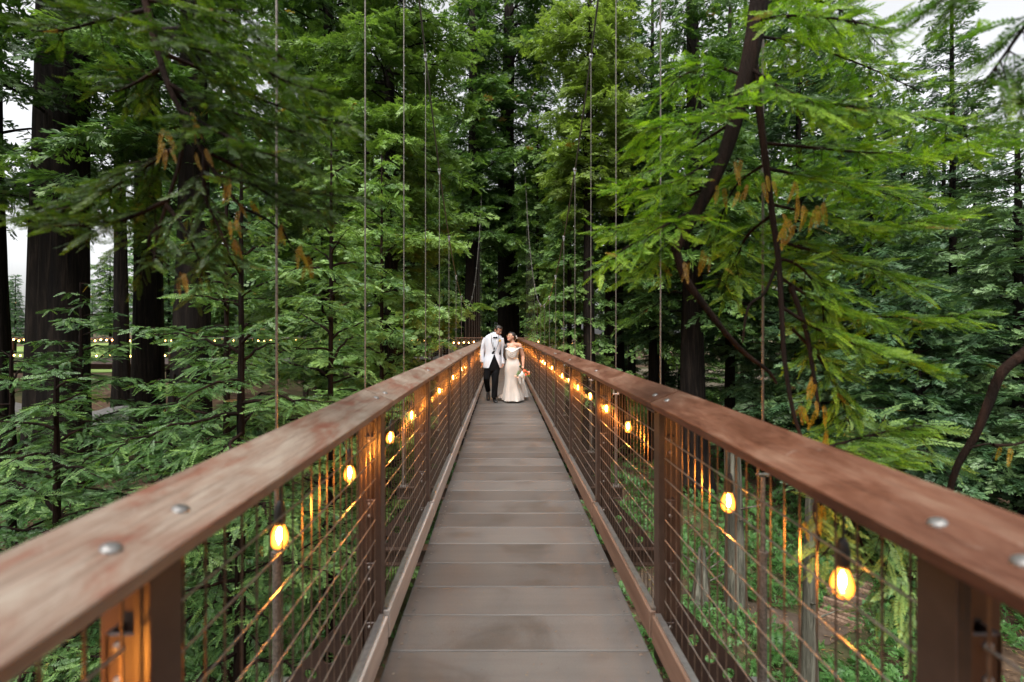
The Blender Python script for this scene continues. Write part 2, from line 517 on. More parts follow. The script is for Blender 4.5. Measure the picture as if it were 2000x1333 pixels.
# outriggers with holed gussets and hanger rods
def gusset(sx):
    # right triangle plate with three round holes, built as a polygon fan between outline and holes
    th = 0.010
    outline = [(0.0, 0.40), (0.03, 0.42), (0.40, 0.02), (0.40, 0.0), (0.0, 0.0)]
    holes = [(0.085, 0.235), (0.175, 0.145), (0.265, 0.062)]
    import bmesh
    bm = bmesh.new()
    def loop(pts):
        vs = [bm.verts.new((sx * a, 0, b)) for a, b in pts]
        return [bm.edges.new((vs[i], vs[(i + 1) % len(vs)])) for i in range(len(vs))]
    es = loop(outline)
    for (a, b) in holes:
        es += loop([(a + 0.032 * math.cos(t), b + 0.032 * math.sin(t)) for t in [2 * math.pi * k / 18 for k in range(18)]])
    bmesh.ops.triangle_fill(bm, use_beauty=True, use_dissolve=False, edges=es)
    ext = bmesh.ops.extrude_face_region(bm, geom=list(bm.faces))
    for v in [g for g in ext["geom"] if isinstance(g, bmesh.types.BMVert)]:
        v.co.y += th
    bmesh.ops.recalc_face_normals(bm, faces=bm.faces)
    me = bpy.data.meshes.new("gusset"); bm.to_mesh(me); bm.free()
    me.materials.append(M["dark_steel"])
    return me
gus = {s_: gusset(s_) for s_ in (-1, 1)}

cross_me = MB().box((0, 0, -0.215), (2.62, 0.11, 0.012)).box((0, 0, -0.34), (2.62, 0.11, 0.012)).box((0, 0, -0.278), (2.62, 0.010, 0.112)).mesh("cross_beam", "brown_steel")

def cable_z(yy):
    return 2.42 + 0.056 * (yy - 14.6) ** 2

# guard posts: slim inner fence bar + clips + outer square tube
def post_meshes(sx):
    inner = MB().box((0, 0.04, 0.56), (0.030, 0.080, 1.30), bev=0.002)
    tube = MB().box((0, 0, 0.54), (0.085, 0.085, 1.36), bev=0.008)
    br = MB()
    br.box((0, 0, 0), (0.055, 0.010, 0.10), bev=0.003).box((sx * 0.024, 0.03, 0), (0.008, 0.07, 0.10))
    me = br.mesh("bracket", "dark_steel")
    bo = MB()
    for z in (0.03, -0.03):
        bo.revolve([(0.0085, 0), (0.0085, 0.006), (0.004, 0.011)], (0, -0.004, z), 8, Matrix.Rotation(R(90), 3, 'X'))
    n0 = len(me.polygons)
    v, f = br.v + bo.v, br.f + [tuple(i + len(br.v) for i in q) for q in bo.f]
    me2 = bpy.data.meshes.new("bracket"); me2.from_pydata(v, [], f); me2.update()
    me2.materials.append(M["dark_steel"]); me2.materials.append(M["bolt_steel"])
    for q in me2.polygons[len(br.f):]: q.material_index = 1
    return (inner.mesh("fence_bar", "brown_steel"), tube.mesh("guard_post", "brown_steel"), me2)
pm = {s_: post_meshes(s_) for s_ in (-1, 1)}
toprod = {}
for i, yy in enumerate(ROWS):
    cb = obj("cross_beam", cross_me, bridge, (CX, yy + 0.03, 0))
    for sx in (-1, 1):
        g = obj("gusset", gus[sx], cb, (sx * 0.80, -0.004, -0.208))
        inner, tube, br = pm[sx]
        p = obj("guard_post", tube, bridge, (CX + sx * 0.788, yy + 0.085, 0))
        fb = obj("fence_bar", inner, bridge, (CX + sx * 0.715, yy, 0))
        if i < 10:
            for z_ in (1.02, 0.70, 0.38, 0.08): obj("bracket", br, fb, (sx * 0.044, 0.012, z_))

# mesh panels
def panel(sx):
    mb = MB(); mv = MB(); L = PITCH - 0.05
    nv = 22
    for k in range(nv):
        yy = 0.04 + (L - 0.03) * k / (nv - 1)
        mv.tube([(0.0046 * sx, yy, 0.03), (0.0046 * sx, yy, 1.215)], 0.0028, 5)
    z = 0.055
    while z < 1.16:
        mb.tube([(0, 0.02, z), (0, L + 0.01, z)], 0.0029, 6)
        z += 0.1016
    return mb.mesh("mesh_panel", "wire_steel"), mv.mesh("vertical_wires", "wire_dark")
pan = {s_: panel(s_) for s_ in (-1, 1)}
# bottom frame channel of each panel
for i in range(len(ROWS) - 1):
    for sx in (-1, 1):
        p = obj("mesh_panel", pan[sx][0], bridge, (CX + sx * 0.720, ROWS[i] + 0.01, 0))
        obj("vertical_wires", pan[sx][1], p)

# kick boards
for sx, mat in ((-1, "kick_wood_grey"), (1, "kick_wood_brown")):
    me = MB().box((0, PITCH / 2, 0.10), (0.036, PITCH - 0.035, 0.14), bev=0.004).mesh("kick_board", mat)
    rail_ = MB().box((0, PITCH / 2, 0.176), (0.028, PITCH - 0.05, 0.012)).mesh("kick_rail", "galvanized")
    for i in range(len(ROWS) - 1):
        k = obj("kick_board", me, bridge, (CX + sx * 0.682, ROWS[i] + 0.02, random.uniform(-.003, .003)))
        obj("kick_rail", rail_, k, (sx * 0.010, 0, 0))

# handrail boards, tilted towards the walkway; jointed every third post
TILT = math.atan2(0.06, 0.15)
def handrail(sx, y0, y1, mat):
    L = y1 - y0 - 0.009
    mb = MB(); n = max(2, int(L / 0.4))
    w, t, b = 0.165, 0.039, 0.003
    prof = [(-w/2 + b, 0), (w/2 - b, 0), (w/2, -b), (w/2, -t + b), (w/2 - b, -t), (-w/2 + b, -t), (-w/2, -t + b), (-w/2, -b)]
    rings = []
    for k in range(n + 1):
        yy = L * k / n
        wob = 0.0015 * math.sin(yy * 3.1 + y0)
        rings.append([(a + wob, yy, c) for a, c in prof])
    mb.loft(rings)
    o = mb.build("handrail_board", mat, bridge, (CX + sx * 0.725, y0 + 0.002, 1.275))
    o.rotation_euler = (0, -sx * TILT, 0)
    if y0 < 0:      # the first boards climb very slightly towards the span
        o.location.z -= .0446; o.location.x += sx * .0179; o.rotation_euler = (.0152, -sx * TILT, 0)
    return o
bolt_me = MB().revolve([(0.016, 0), (0.016, 0.001), (0.014, 0.004), (0.009, 0.0065), (0.003, 0.0075)], (0, 0, 0), 14).mesh("carriage_bolt", "bolt_steel")
joints = [-0.80, 2.37] + [2.37 + PITCH * 3 * k for k in range(1, 5)] + [END + 0.1]
for sx, mat in ((-1, "rail_wood"), (1, "rail_wood_red")):
    js = list(joints)
    if sx > 0: js[1] = 2.31
    for a, b_ in zip(js[:-1], js[1:]):
        h = handrail(sx, a, b_, mat)
        for q in sorted([a + 0.09] + [r_ + 0.06 for r_ in ROWS if a + 0.3 < r_ < b_ - 0.3] + [b_ - 0.08]):
            if q < 0.2: continue
            for dq in ((0.0,) if abs(q - ROW0) > .3 else ((-0.115, 0.045) if sx < 0 else (-0.15, -0.01))):
                obj("carriage_bolt", bolt_me, h, ((0.012 if sx < 0 else -0.02), q + dq - a, 0))
# top cap plate carrying the board at each post (hex head pairs show under the rail)
sad = {s_: MB().box((0, 0.03, 0), (0.15, 0.13, 0.012)).mesh("rail_saddle", "brown_steel") for s_ in (-1, 1)}
for yy in ROWS:
    for sx in (-1, 1):
        o = obj("rail_saddle", sad[sx], bridge, (CX + sx * 0.745, yy + 0.03, 1.222))
        o.rotation_euler = (0, -sx * TILT, 0)

# hangers and main cables
HX = 1.24
def hanger(z1):
    mb = MB().tube([(0, 0, 1.02), (0, 0, z1 - 0.08)], 0.0062, 7)
    return mb
turn = MB()
turn.tube([(0, 0, -0.20), (0, 0, 0.46)], 0.020, 10)
turn.tube([(0, 0, 0.46), (0, 0, 0.48)], 0.026, 10)
turn.tube([(0, 0, 0.48), (0, 0, 0.86)], 0.012, 8)
turn_me = turn.mesh("turnbuckle", "cable_steel")
clev = MB()
clev.tube([(0.024, 0, 0.86), (0.026, 0, 0.94), (0.018, 0, 0.985), (0, 0, 1.0), (-0.018, 0, 0.985), (-0.026, 0, 0.94), (-0.024, 0, 0.86)], 0.006, 6)
clev.tube([(-0.034, 0, 0.872), (0.034, 0, 0.872)], 0.008, 6)
clev.tube([(0, 0, 0.985), (0, 0, 1.06)], 0.011, 8)
clev_me = clev.mesh("clevis", "galvanized")
foot_me = MB().box((0, 0, -0.20), (0.09, 0.09, 0.012)).revolve([(0.02, 0), (0.02, 0.02)], (0, 0, -0.194), 6).mesh("hanger_foot", "galvanized")
clamp = MB()
clamp.revolve([(0.006, -0.09), (0.014, -0.08), (0.017, -0.04), (0.012, -0.028)], (0, 0, 0), 8)
clamp.ball((0, 0, 0.0), (0.026, 0.040, 0.026), 8, 6)
clamp.tube([(0.016, 0, -0.035), (0.022, 0, 0.02), (0, 0, 0.045), (-0.022, 0, 0.02), (-0.016, 0, -0.035)], 0.007, 6)
clamp_me = clamp.mesh("cable_clamp", "galvanized")
for sx in (-1, 1):
    x = CX + sx * HX
    pts = [(x, yy, cable_z(yy)) for yy in np.linspace(-1.0, 26.8, 70)]
    MB().tube(pts, 0.013, 8).build("main_cable", "cable_steel", bridge)
    for yy in ROWS:
        hz = cable_z(yy + 0.03)
        h = hanger(hz).build("hanger_rod", "cable_steel", bridge, (x, yy + 0.03, 0))
        obj("turnbuckle", turn_me, h)
        obj("clevis", clev_me, h)
        obj("hanger_foot", foot_me, h)
        c = obj("cable_clamp", clamp_me, bridge, (x, yy + 0.03, hz))

# ------------------------------------------------------------------ the two light strings hung under the handrails
glass = MB().revolve([(0.010, 0.0), (0.013, -0.006), (0.019, -0.018), (0.0265, -0.038), (0.0285, -0.052), (0.026, -0.068), (0.018, -0.080), (0.008, -0.086)], n=18)
glass_me = glass.mesh("bulb_glass", "bulb_glass", True)
fil_me = MB().ball((0, 0, -0.040), (0.0085, 0.0085, 0.024), 8, 6).mesh("filament", "bulb_filament", True)
sock = MB().revolve([(0.004, 0.075), (0.010, 0.072), (0.014, 0.058), (0.0175, 0.045), (0.0190, 0.010), (0.0175, -0.004)], n=14)
sock_me = sock.mesh("bulb_socket", "black_rubber", True)
lead_me = MB().tube([(0, 0, 0.07), (0.002, 0, 0.12), (0, 0, 0.165)], 0.0035, 6).mesh("drop_wire", "black_rubber")
hook_me = MB().ball((0, 0, 0.168), (0.011, 0.013, 0.010), 8, 6).mesh("cord_knuckle", "black_rubber", True)
for sx, ph in ((-1, (0.05, 0.62, 1.42, 2.07, 2.84, 3.49, 4.28)), (1, (0.20, 1.17, 1.76, 2.48, 3.16, 3.86, 4.55))):
    ys = list(ph)
    while ys[-1] < END - 0.3:
        ys.append(ys[-1] + 0.69 + random.uniform(-.04, .04))
    x = CX + sx * 0.775
    for j_ in range(len(ys)):       # no globe inside a post
        for r_ in ROWS:
            if abs(ys[j_] - (r_ + .085)) < .09: ys[j_] = r_ + .085 + (.10 if ys[j_] > r_ + .085 else -.10)
    ls = thing("string_light", ("string of amber globe bulbs under the left handrail with its greyer timber" if sx < 0 else
               "string of amber globe bulbs under the redder right handrail beside the bride"), "string light", (x, 0.0, 1.06), "bulb strings under the bridge handrails")
    pts = []
    zb = {}
    for i, yy in enumerate(ys):
        zt = 1.165 + random.uniform(-.012, .012)
        zb[i] = zt - 0.165
        pts.append((0, yy, zt - 1.06))
        if i + 1 < len(ys):
            ym = (yy + ys[i + 1]) / 2
            pts.append((0.006 * sx, ym, 1.165 - 1.06 + random.uniform(-.02, .012)))
    MB().tube(pts, 0.0045, 6).build("cord", "black_rubber", ls)
    for i, yy in enumerate(ys):
        o = obj("light_bulb", glass_me, ls, (0, yy, zb[i] - 1.06))
        o.rotation_euler = (random.uniform(-.09, .09), random.uniform(-.09, .09), random.uniform(0, 6)); o.scale = (.92, .92, .94)
        obj("filament", fil_me, o); obj("bulb_socket", sock_me, o); obj("drop_wire", lead_me, o); obj("cord_knuckle", hook_me, o)
# ------------------------------------------------------------------ foliage toolkit (numpy)
def unit(a):
    return a / np.maximum(np.linalg.norm(a, axis=-1, keepdims=True), 1e-9)

def needle_quads(base, d, n, L, w, fold=0.0):
    """rhombus needles: base (K,3), direction, plane normal, length (K,), width (K,)"""
    s = unit(np.cross(n, d))
    L = L[:, None]; w = w[:, None]
    mid = base + d * L * 0.55
    return np.stack([base, mid - s * w * 0.5 + n * fold * w, base + d * L, mid + s * w * 0.5 + n * fold * w], 1)

def twig(L, pairs, nl, nw, rng, org=(0, 0, 0), dirv=(1, 0, 0), droop=0.1, ang=58):
    """flat redwood twig: needles in two rows; lies in the xy plane, normal z"""
    d = unit(np.array(dirv, float)); nrm = np.array([0, 0, 1.0]); s = np.cross(nrm, d)
    t = np.linspace(0.06, 0.97, pairs)
    K = np.repeat(t, 2); side = np.tile([-1.0, 1.0], pairs)
    base = np.array(org, float) + d * (K * L)[:, None]
    base[:, 2] -= droop * (K * L) ** 2
    prof = 0.55 + 0.45 * np.sin(np.pi * np.clip(K * 0.9 + 0.15, 0, 1))
    a = np.radians(ang - 22 * K + rng.uniform(-8, 8, K.size))
    nd = d * np.cos(a)[:, None] + s * (np.sin(a) * side)[:, None]
    nd[:, 2] += rng.uniform(-0.12, 0.12, K.size) - droop * K * L
    nd = unit(nd)
    nn = unit(nrm + 0.25 * rng.normal(size=(K.size, 3)))
    q = needle_quads(base, nd, nn, nl * prof * rng.uniform(.85, 1.1, K.size), np.full(K.size, nw))
    # end needle and a thin stem
    e = needle_quads(np.array([base[-1]]), d[None], nrm[None], np.array([nl]), np.array([nw]))
    st = np.array([[np.array(org) - s * nw * .3, np.array(org) + s * nw * .3, base[-1] + s * nw * .1, base[-1] - s * nw * .1]])
    return np.concatenate([q, e, st])

def spray(kind, seed):
    """unit length spray (length 1 along +x). returns quads (N,4,3) and local tint (N,)"""
    rng = np.random.default_rng(seed)
    Q = []; T = []
    if kind in ('feather', 'feather_fine'):     # one flat two-ranked shoot
        pairs, nl, nw = (10, .19, .070) if kind == 'feather' else (14, .185, .052)
        q = twig(1.0, pairs, nl, nw, rng, (0, 0, 0), (1, 0, 0), .22 + .1 * rng.uniform(-1, 1), 62)
        # gentle sideways sweep of the shoot
        q[:, :, 1] += .10 * rng.uniform(-1, 1) * q[:, :, 0] ** 2
        return q, .16 * (q[:, 0, 0] - .4) + rng.uniform(-.04, .04, len(q))
    if kind == 'hi':     # every needle
        ns, pairs, nl, nw = 7, 12, 0.070, 0.018
    elif kind == 'mid':
        ns, pairs, nl, nw = 7, 7, 0.062, 0.026
    elif kind == 'lo':
        ns, pairs, nl, nw = 7, 0, 0, 0
    else:                # 'far'
        ns, pairs, nl, nw = 3, 0, 0, 0
    for i in range(ns):
        t = 0.10 + 0.78 * i / (ns - 1 + 1e-9) if ns > 1 else .3
        for side in (-1, 1):
            tt = t + rng.uniform(-.04, .04) + side * 0.03
            a = np.radians(rng.uniform(38, 58)) * side
            Ls = (0.52 - 0.30 * tt) * rng.uniform(.8, 1.15)
            dv = np.array([np.cos(a), np.sin(a), rng.uniform(-.22, .12)])
            org = np.array([tt, 0, -0.12 * tt * tt])
            if pairs:
                q = twig(Ls, pairs, nl, nw, rng, org, dv, 0.25)
            else:
                w = 0.092 if kind == 'lo' else 0.24
                n_ = unit(np.array([0, 0, 1.0]) + .35 * rng.normal(size=3))
                q = needle_quads(org[None], unit(dv)[None], n_[None], np.array([Ls]), np.array([w]))
                if kind == 'lo':
                    d2 = unit(dv + np.array([0.5, -0.5 * side, 0.1]))
                    q2 = needle_quads((org + unit(dv) * Ls * .35)[None], d2[None], n_[None], np.array([Ls * .6]), np.array([w * .7]))
                    q = np.concatenate([q, q2])
            Q.append(q); T.append(np.full(len(q), 0.10 * tt + rng.uniform(-.05, .05)))
    if pairs:
        q = twig(0.30, pairs, nl, nw, rng, (0.80, 0, -.08), (1, 0, -.1), .2)
        q = np.concatenate([q, np.array([[(0, -.008, 0), (0, .008, 0), (.82, .004, -.08), (.82, -.004, -.08)]])])
    else:
        w = 0.12 if kind == 'lo' else .22
        q = needle_quads(np.array([[.6, 0, -.05]]), np.array([[1., 0, -.1]]), np.array([[0, 0, 1.]]), np.array([.45]), np.array([w]))
    Q.append(q); T.append(np.full(len(q), 0.12))
    return np.concatenate(Q), np.concatenate(T)

TPL = {k: [spray(k, 11 * i + 3) for i in range(4)] for k in ('hi', 'mid', 'lo', 'far', 'feather', 'feather_fine')}

class Fol:
    def __init__(s, kind, seed=0):
        s.kind = kind; s.rng = np.random.default_rng(seed)
        s.p = []; s.d = []; s.n = []; s.s = []; s.t = []
    def add(s, p, d, n, sc, t):
        s.p.append(p); s.d.append(d); s.n.append(n); s.s.append(sc); s.t.append(t)
    def quads(s):
        p = np.concatenate(s.p); d = unit(np.concatenate(s.d)); n = np.concatenate(s.n)
        sc = np.concatenate(s.s); t = np.concatenate(s.t)
        y = unit(np.cross(n, d)); n = np.cross(d, y)
        which = s.rng.integers(0, 4, len(p))
        VQ = []; TQ = []
        for k in range(4):
            m = which == k
            if not m.any(): continue
            q, tl = TPL[s.kind][k]
            B = np.stack([d[m], y[m], n[m]], 1) * sc[m][:, None, None]      # (K,3,3) rows are basis
            W = np.einsum('qvi,kij->kqvj', q, B) + p[m][:, None, None, :]
            VQ.append(W.reshape(-1, 4, 3)); sm_ = t[m][:, None] + tl[None]
            TQ.append(np.where(t[m][:, None] > .93, .93 + .07 * s.rng.uniform(0, 1, sm_.shape), np.clip(sm_, 0, .90)).ravel())
        return np.concatenate(VQ), np.concatenate(TQ)
    def mesh(s, name, mat):
        q, t = s.quads()
        return quad_mesh(name, q, t, mat)

def quad_mesh(name, q, t, mat):
    N = len(q)
    me = bpy.data.meshes.new(name)
    me.vertices.add(N * 4); me.loops.add(N * 4); me.polygons.add(N)
    me.vertices.foreach_set("co", q.reshape(-1).astype(np.float32))
    me.loops.foreach_set("vertex_index", np.arange(N * 4, dtype=np.int32))
    me.polygons.foreach_set("loop_start", np.arange(0, N * 4, 4, dtype=np.int32))
    me.update(calc_edges=True)
    a = me.attributes.new("tint", 'FLOAT', 'FACE')
    a.data.foreach_set("value", np.clip(t, 0, 1).astype(np.float32))
    me.materials.append(M[mat])
    global NQ
    NQ += N
    return me
NQ = 0

def np_tubes(name, paths, mat, sides=6, smooth=True):
    """paths: list of (points (m,3), radii (m,)) -> one mesh of tapered limbs"""
    V = []; F = []; o = 0
    ang = np.arange(sides) * 2 * np.pi / sides
    for pts, rad in paths:
        pts = np.asarray(pts, float); m = len(pts)
        t = unit(np.gradient(pts, axis=0))
        ref = np.array([0.13, 0.21, 1.0]) if abs(t[0][2]) < .85 else np.array([1.0, .2, 0.1])
        u = unit(np.cross(t, ref)); w = np.cross(u, t)
        ring = pts[:, None] + (u[:, None] * np.cos(ang)[None, :, None] + w[:, None] * np.sin(ang)[None, :, None]) * np.asarray(rad)[:, None, None]
        V.append(ring.reshape(-1, 3))
        i = np.arange(m - 1)[:, None] * sides; k = np.arange(sides)[None]; l = (k + 1) % sides
        F.append((np.stack([i + k, i + l, i + sides + l, i + sides + k], -1).reshape(-1, 4)) + o)
        o += m * sides
    V = np.concatenate(V); F = np.concatenate(F)
    me = bpy.data.meshes.new(name)
    me.vertices.add(len(V)); me.loops.add(F.size); me.polygons.add(len(F))
    me.vertices.foreach_set("co", V.ravel().astype(np.float32))
    me.loops.foreach_set("vertex_index", F.ravel().astype(np.int32))
    me.polygons.foreach_set("loop_start", np.arange(0, F.size, 4, dtype=np.int32))
    me.update(calc_edges=True)
    if smooth: me.polygons.foreach_set("use_smooth", np.ones(len(F), bool))
    me.materials.append(M[mat])
    return me

def trunk_mesh(H, r0, seed, mat, lean=0.0, sides=28, z0=-1.0, flare=0.5, r1=0.25):
    rng = np.random.default_rng(seed)
    nz = 46
    z = z0 + (H - z0) * np.linspace(0, 1, nz) ** 1.15
    a = np.arange(sides) * 2 * np.pi / sides
    f = np.clip(z / H, 0, 1)
    rad = r0 * (1 - (1 - r1) * f) * (1 + flare * np.exp(-np.clip(z, 0, None) / (1.1 + r0)))
    ph = rng.uniform(0, 6.28, 6)
    rid = sum(np.sin(k * a[None] + p + 0.35 * np.sin(z[:, None] * .25 + p)) * amp for k, p, amp in zip((3, 5, 8, 11, 2, 13), ph, (.05, .035, .03, .03, .04, .025)))
    rr = rad[:, None] * (1 + rid * (1 + 1.2 * np.exp(-np.clip(z, 0, None) / 2.0))[:, None]) + rng.normal(0, .004, (nz, sides))
    cx = lean * z + 0.10 * r0 * np.sin(z * .3 + ph[0]); cy = 0.10 * r0 * np.sin(z * .23 + ph[1])
    V = np.stack([cx[:, None] + rr * np.cos(a), cy[:, None] + rr * np.sin(a), np.repeat(z[:, None], sides, 1)], -1).reshape(-1, 3)
    i = np.arange(nz - 1)[:, None] * sides; k = np.arange(sides)[None]; l = (k + 1) % sides
    F = np.stack([i + k, i + l, i + sides + l, i + sides + k], -1).reshape(-1, 4)
    me = bpy.data.meshes.new("trunk")
    me.vertices.add(len(V)); me.loops.add(F.size); me.polygons.add(len(F))
    me.vertices.foreach_set("co", V.ravel().astype(np.float32))
    me.loops.foreach_set("vertex_index", F.ravel().astype(np.int32))
    me.polygons.foreach_set("loop_start", np.arange(0, F.size, 4, dtype=np.int32))
    me.update(calc_edges=True)
    me.polygons.foreach_set("use_smooth", np.ones(len(F), bool))
    me.materials.append(M[mat])
    return me

UP = np.array([0, 0, 1.0])
def branch(fol, paths, p0, az, el, L, droop, size, rng, r0=0.03, tb=0.45, sub=0.32, dens=1.0, t_in=0.2, lift=0.0, keep=None):
    """one limb: path curving down, lateral sub branches, sprays along them"""
    n = 9
    tt = np.linspace(0, 1, n)
    dirh = np.array([np.cos(az), np.sin(az), 0.0])
    pts = p0 + dirh * (tt * L * np.cos(el))[:, None] + UP * (tt * L * np.sin(el) - droop * L * tt ** 2 + lift * L * tt ** 4)[:, None]
    pts[1:-1] += rng.normal(0, .015 * L, (n - 2, 3))
    paths.append((pts, r0 * (1 - .85 * tt)))
    tan = unit(np.gradient(pts, axis=0))
    nb = max(3, int(L * (1 - t_in) / (size * sub) * dens * 1.35))
    t = t_in + (1 - t_in) * (np.arange(nb) + rng.uniform(0, 1, nb)) / nb
    P = np.stack([np.interp(t, tt, pts[:, j]) for j in range(3)], 1)
    T = unit(np.stack([np.interp(t, tt, tan[:, j]) for j in range(3)], 1))
    side = np.where(np.arange(nb) % 2 == 0, 1.0, -1.0)
    lat = unit(np.cross(UP, T))
    a = np.radians(rng.uniform(40, 75, nb))
    D = T * np.cos(a)[:, None] + lat * (np.sin(a) * side)[:, None] + UP * rng.uniform(-.35, .12, nb)[:, None]
    D = unit(D)
    subL = np.clip((1.05 - t) * L * 0.42, size * .5, 2.2) * rng.uniform(.6, 1.15, nb)
    tint0 = tb + rng.uniform(-.10, .10)
    for i in range(nb):
        m = max(2, int(subL[i] / (size * .25)))
        u = (np.arange(m) + .5) / m
        q = P[i] + D[i] * (u * subL[i])[:, None] - UP * (.18 * subL[i] * u ** 2)[:, None]
        sd = np.where(np.arange(m) % 2 == 0, 1.0, -1.0)
        la = unit(np.cross(UP, D[i]))
        ang = np.radians(rng.uniform(15, 65, m))
        dd = D[i] * np.cos(ang)[:, None] + la * (np.sin(ang) * sd)[:, None] - UP * rng.uniform(-.25, .55, m)[:, None]
        nn = unit(UP + .60 * rng.normal(size=(m, 3)))
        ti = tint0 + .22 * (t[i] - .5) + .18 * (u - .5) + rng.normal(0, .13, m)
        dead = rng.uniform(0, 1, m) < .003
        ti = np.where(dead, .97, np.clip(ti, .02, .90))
        sc = size * rng.uniform(.7, 1.2, m)
        if keep is not None:
            k = keep(q)
            if not k.any(): continue
            q, dd, nn, sc, ti = q[k], dd[k], nn[k], sc[k], ti[k]
        fol.add(q, dd, nn, sc, ti)
        if m > 2:
            paths.append((np.stack([P[i], P[i] + D[i] * subL[i] * .5 - UP * .05 * subL[i], P[i] + D[i] * subL[i] - UP * .18 * subL[i]]), np.array([.25, .15, .05]) * r0))

def make_tree(label, loc, H, r0, z_lo, Lmax, seed, leaf="redwood_leaf", bark="redwood_bark", kind="lo", size=.55, nl=60,
              shape="cone", droop=.35, el=(-5, 25), tb=.42, dens=1.0, lean=0.0, name="redwood_tree", cat="tree", group=None,
              flare=.5, az=None, z_hi=None, keep=None, z0=-1.0, r1=.2, t_in=.2, lift=0.0, sub=.32, limb_r=1.0):
    rng = np.random.default_rng(seed)
    root = thing(name, label, cat, loc, group)
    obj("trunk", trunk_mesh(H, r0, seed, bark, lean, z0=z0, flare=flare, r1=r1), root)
    fol = Fol(kind, seed); paths = []
    top = z_hi or H
    hs = z_lo + (top - z_lo) * (np.arange(nl) + rng.uniform(0, 1, nl)) / nl
    ga = rng.uniform(0, 6.28)
    for i, h in enumerate(hs):
        f = (h - z_lo) / max(H - z_lo, .1)
        if shape == "cone": L = Lmax * (1 - .92 * f) ** .85
        elif shape == "column": L = Lmax * (0.75 + .25 * math.sin(h * 2.1 + seed)) * (1 if f < .8 else (1.02 - f) / .22)
        else: L = Lmax * math.sin(math.pi * min(1, f * .85 + .15)) ** .7
        L = max(L * rng.uniform(.6, 1.15), size * 1.1)
        a_ = ga + i * 2.39996 + rng.uniform(-.4, .4)
        if az is not None:
            a_ = R(rng.uniform(*az))
        e = R(rng.uniform(*el)) + (0.5 * f if shape == "cone" else 0)
        rr = r0 * (1 - (1 - r1) * h / H) * .6
        p0 = np.array([lean * h + math.cos(a_) * rr, math.sin(a_) * rr, h])
        branch(fol, paths, p0, a_, e, L, droop * rng.uniform(.6, 1.3), size, rng, r0=min(.06, .012 + .010 * L) * limb_r, tb=tb, dens=dens, keep=keep, t_in=t_in, lift=lift, sub=sub)
    if fol.p:
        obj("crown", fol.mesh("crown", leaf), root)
    obj("limbs", np_tubes("limbs", paths, bark, 5), root)
    return root
# ------------------------------------------------------------------ terrain, road, path
def sstep(a, b, x):
    t = np.clip((x - a) / (b - a), 0, 1)
    return t * t * (3 - 2 * t)

def ground_z(x, y):
    x = np.asarray(x, float); y = np.asarray(y, float)
    z = -6.1 + 3.1 * sstep(-2.5, -11.0, x) * sstep(-30, -5, -np.abs(y - 14) + 5)
    z = z + 3.1 * sstep(-2.5, -11.0, x) * (1 - sstep(-30, -5, -np.abs(y - 14) + 5)) * .8
    z = z + 1.3 * sstep(8, 30, y)
    z = z + 0.16 * np.sin(x * .9 + 1) * np.cos(y * .7) + 0.10 * np.sin(x * 2.3 + y * 1.7)
    z = z + 1.4 * sstep(60, 160, np.hypot(x, y))
    return z

def axis_(lo, hi, dense, far):
    a = np.arange(lo, hi, dense)
    o = hi + (far - hi) * np.linspace(0, 1, 18)[1:] ** 2
    p = lo - (far + lo) * np.linspace(0, 1, 18)[1:] ** 2
    return np.concatenate([p[::-1], a, o])
xs = axis_(-30, 40, 0.5, 900); ys_ = axis_(-10, 60, 0.5, 900)
gx, gy = np.meshgrid(xs, ys_, indexing='ij')
gz = ground_z(gx, gy)
V = np.stack([gx, gy, gz], -1).reshape(-1, 3)
ny = len(ys_)
i = np.arange(len(xs) - 1)[:, None] * ny; k = np.arange(ny - 1)[None]
F = np.stack([i + k, i + ny + k, i + ny + k + 1, i + k + 1], -1).reshape(-1, 4)
me = bpy.data.meshes.new("ground")
me.from_pydata(V.tolist(), [], F.tolist())
me.polygons.foreach_set("use_smooth", [True] * len(me.polygons))
me.materials.append(M["forest_floor"])
tag(obj("ground", me), kind="structure")

def strip(name, pts, w, mat, dz=0.02, seg=30):
    pts = np.array(pts, float)
    s_ = np.linspace(0, len(pts) - 1, seg)
    c = np.stack([np.interp(s_, range(len(pts)), pts[:, j]) for j in range(2)], 1)
    t = unit(np.gradient(c, axis=0)); nrm = np.stack([-t[:, 1], t[:, 0]], 1)
    cols = 7
    V = []
    for j in range(cols):
        q = c + nrm * w * (j / (cols - 1) - .5)
        V.append(np.stack([q[:, 0], q[:, 1], ground_z(q[:, 0], q[:, 1]) + dz], -1))
    V = np.stack(V, 1)
    # keep the sheet clear of the coarse ground grid beneath
    F = [(a * cols + b, (a + 1) * cols + b, (a + 1) * cols + b + 1, a * cols + b + 1) for a in range(seg - 1) for b in range(cols - 1)]
    me = bpy.data.meshes.new(name); me.from_pydata(V.reshape(-1, 3).tolist(), [], F)
    me.materials.append(M[mat])
    return tag(obj(name, me), kind="structure")
strip("road", [(-34, 19), (-24, 20.5), (-17, 20.5), (-13, 19)], 3.6, "road_grey", .05, 60)
strip("path", [(3, 13.6), (6.6, 12.6), (7.9, 11.7), (9, 12.2), (10.4, 13.6), (12, 16), (13, 22)], 1.0, "path_dirt", .03, 60)
# timber steps climbing the trail
st = thing("trail_steps", "dark timber steps set into the dirt trail below the right handrail", "steps", (9.2, 12.6, float(ground_z(9.2, 12.6))))
for k in range(9):
    xx, yy = 8.7 + k * .24, 11.95 + k * .24
    zz = float(ground_z(xx, yy)) + .02
    o = MB().box((0, 0, 0.03), (1.0, .12, .16), bev=.01).build("step_timber", "step_timber", st, (xx - 9.2, yy - 12.6, zz - st.location[2]))
    o.rotation_euler = (0, 0, -.78)
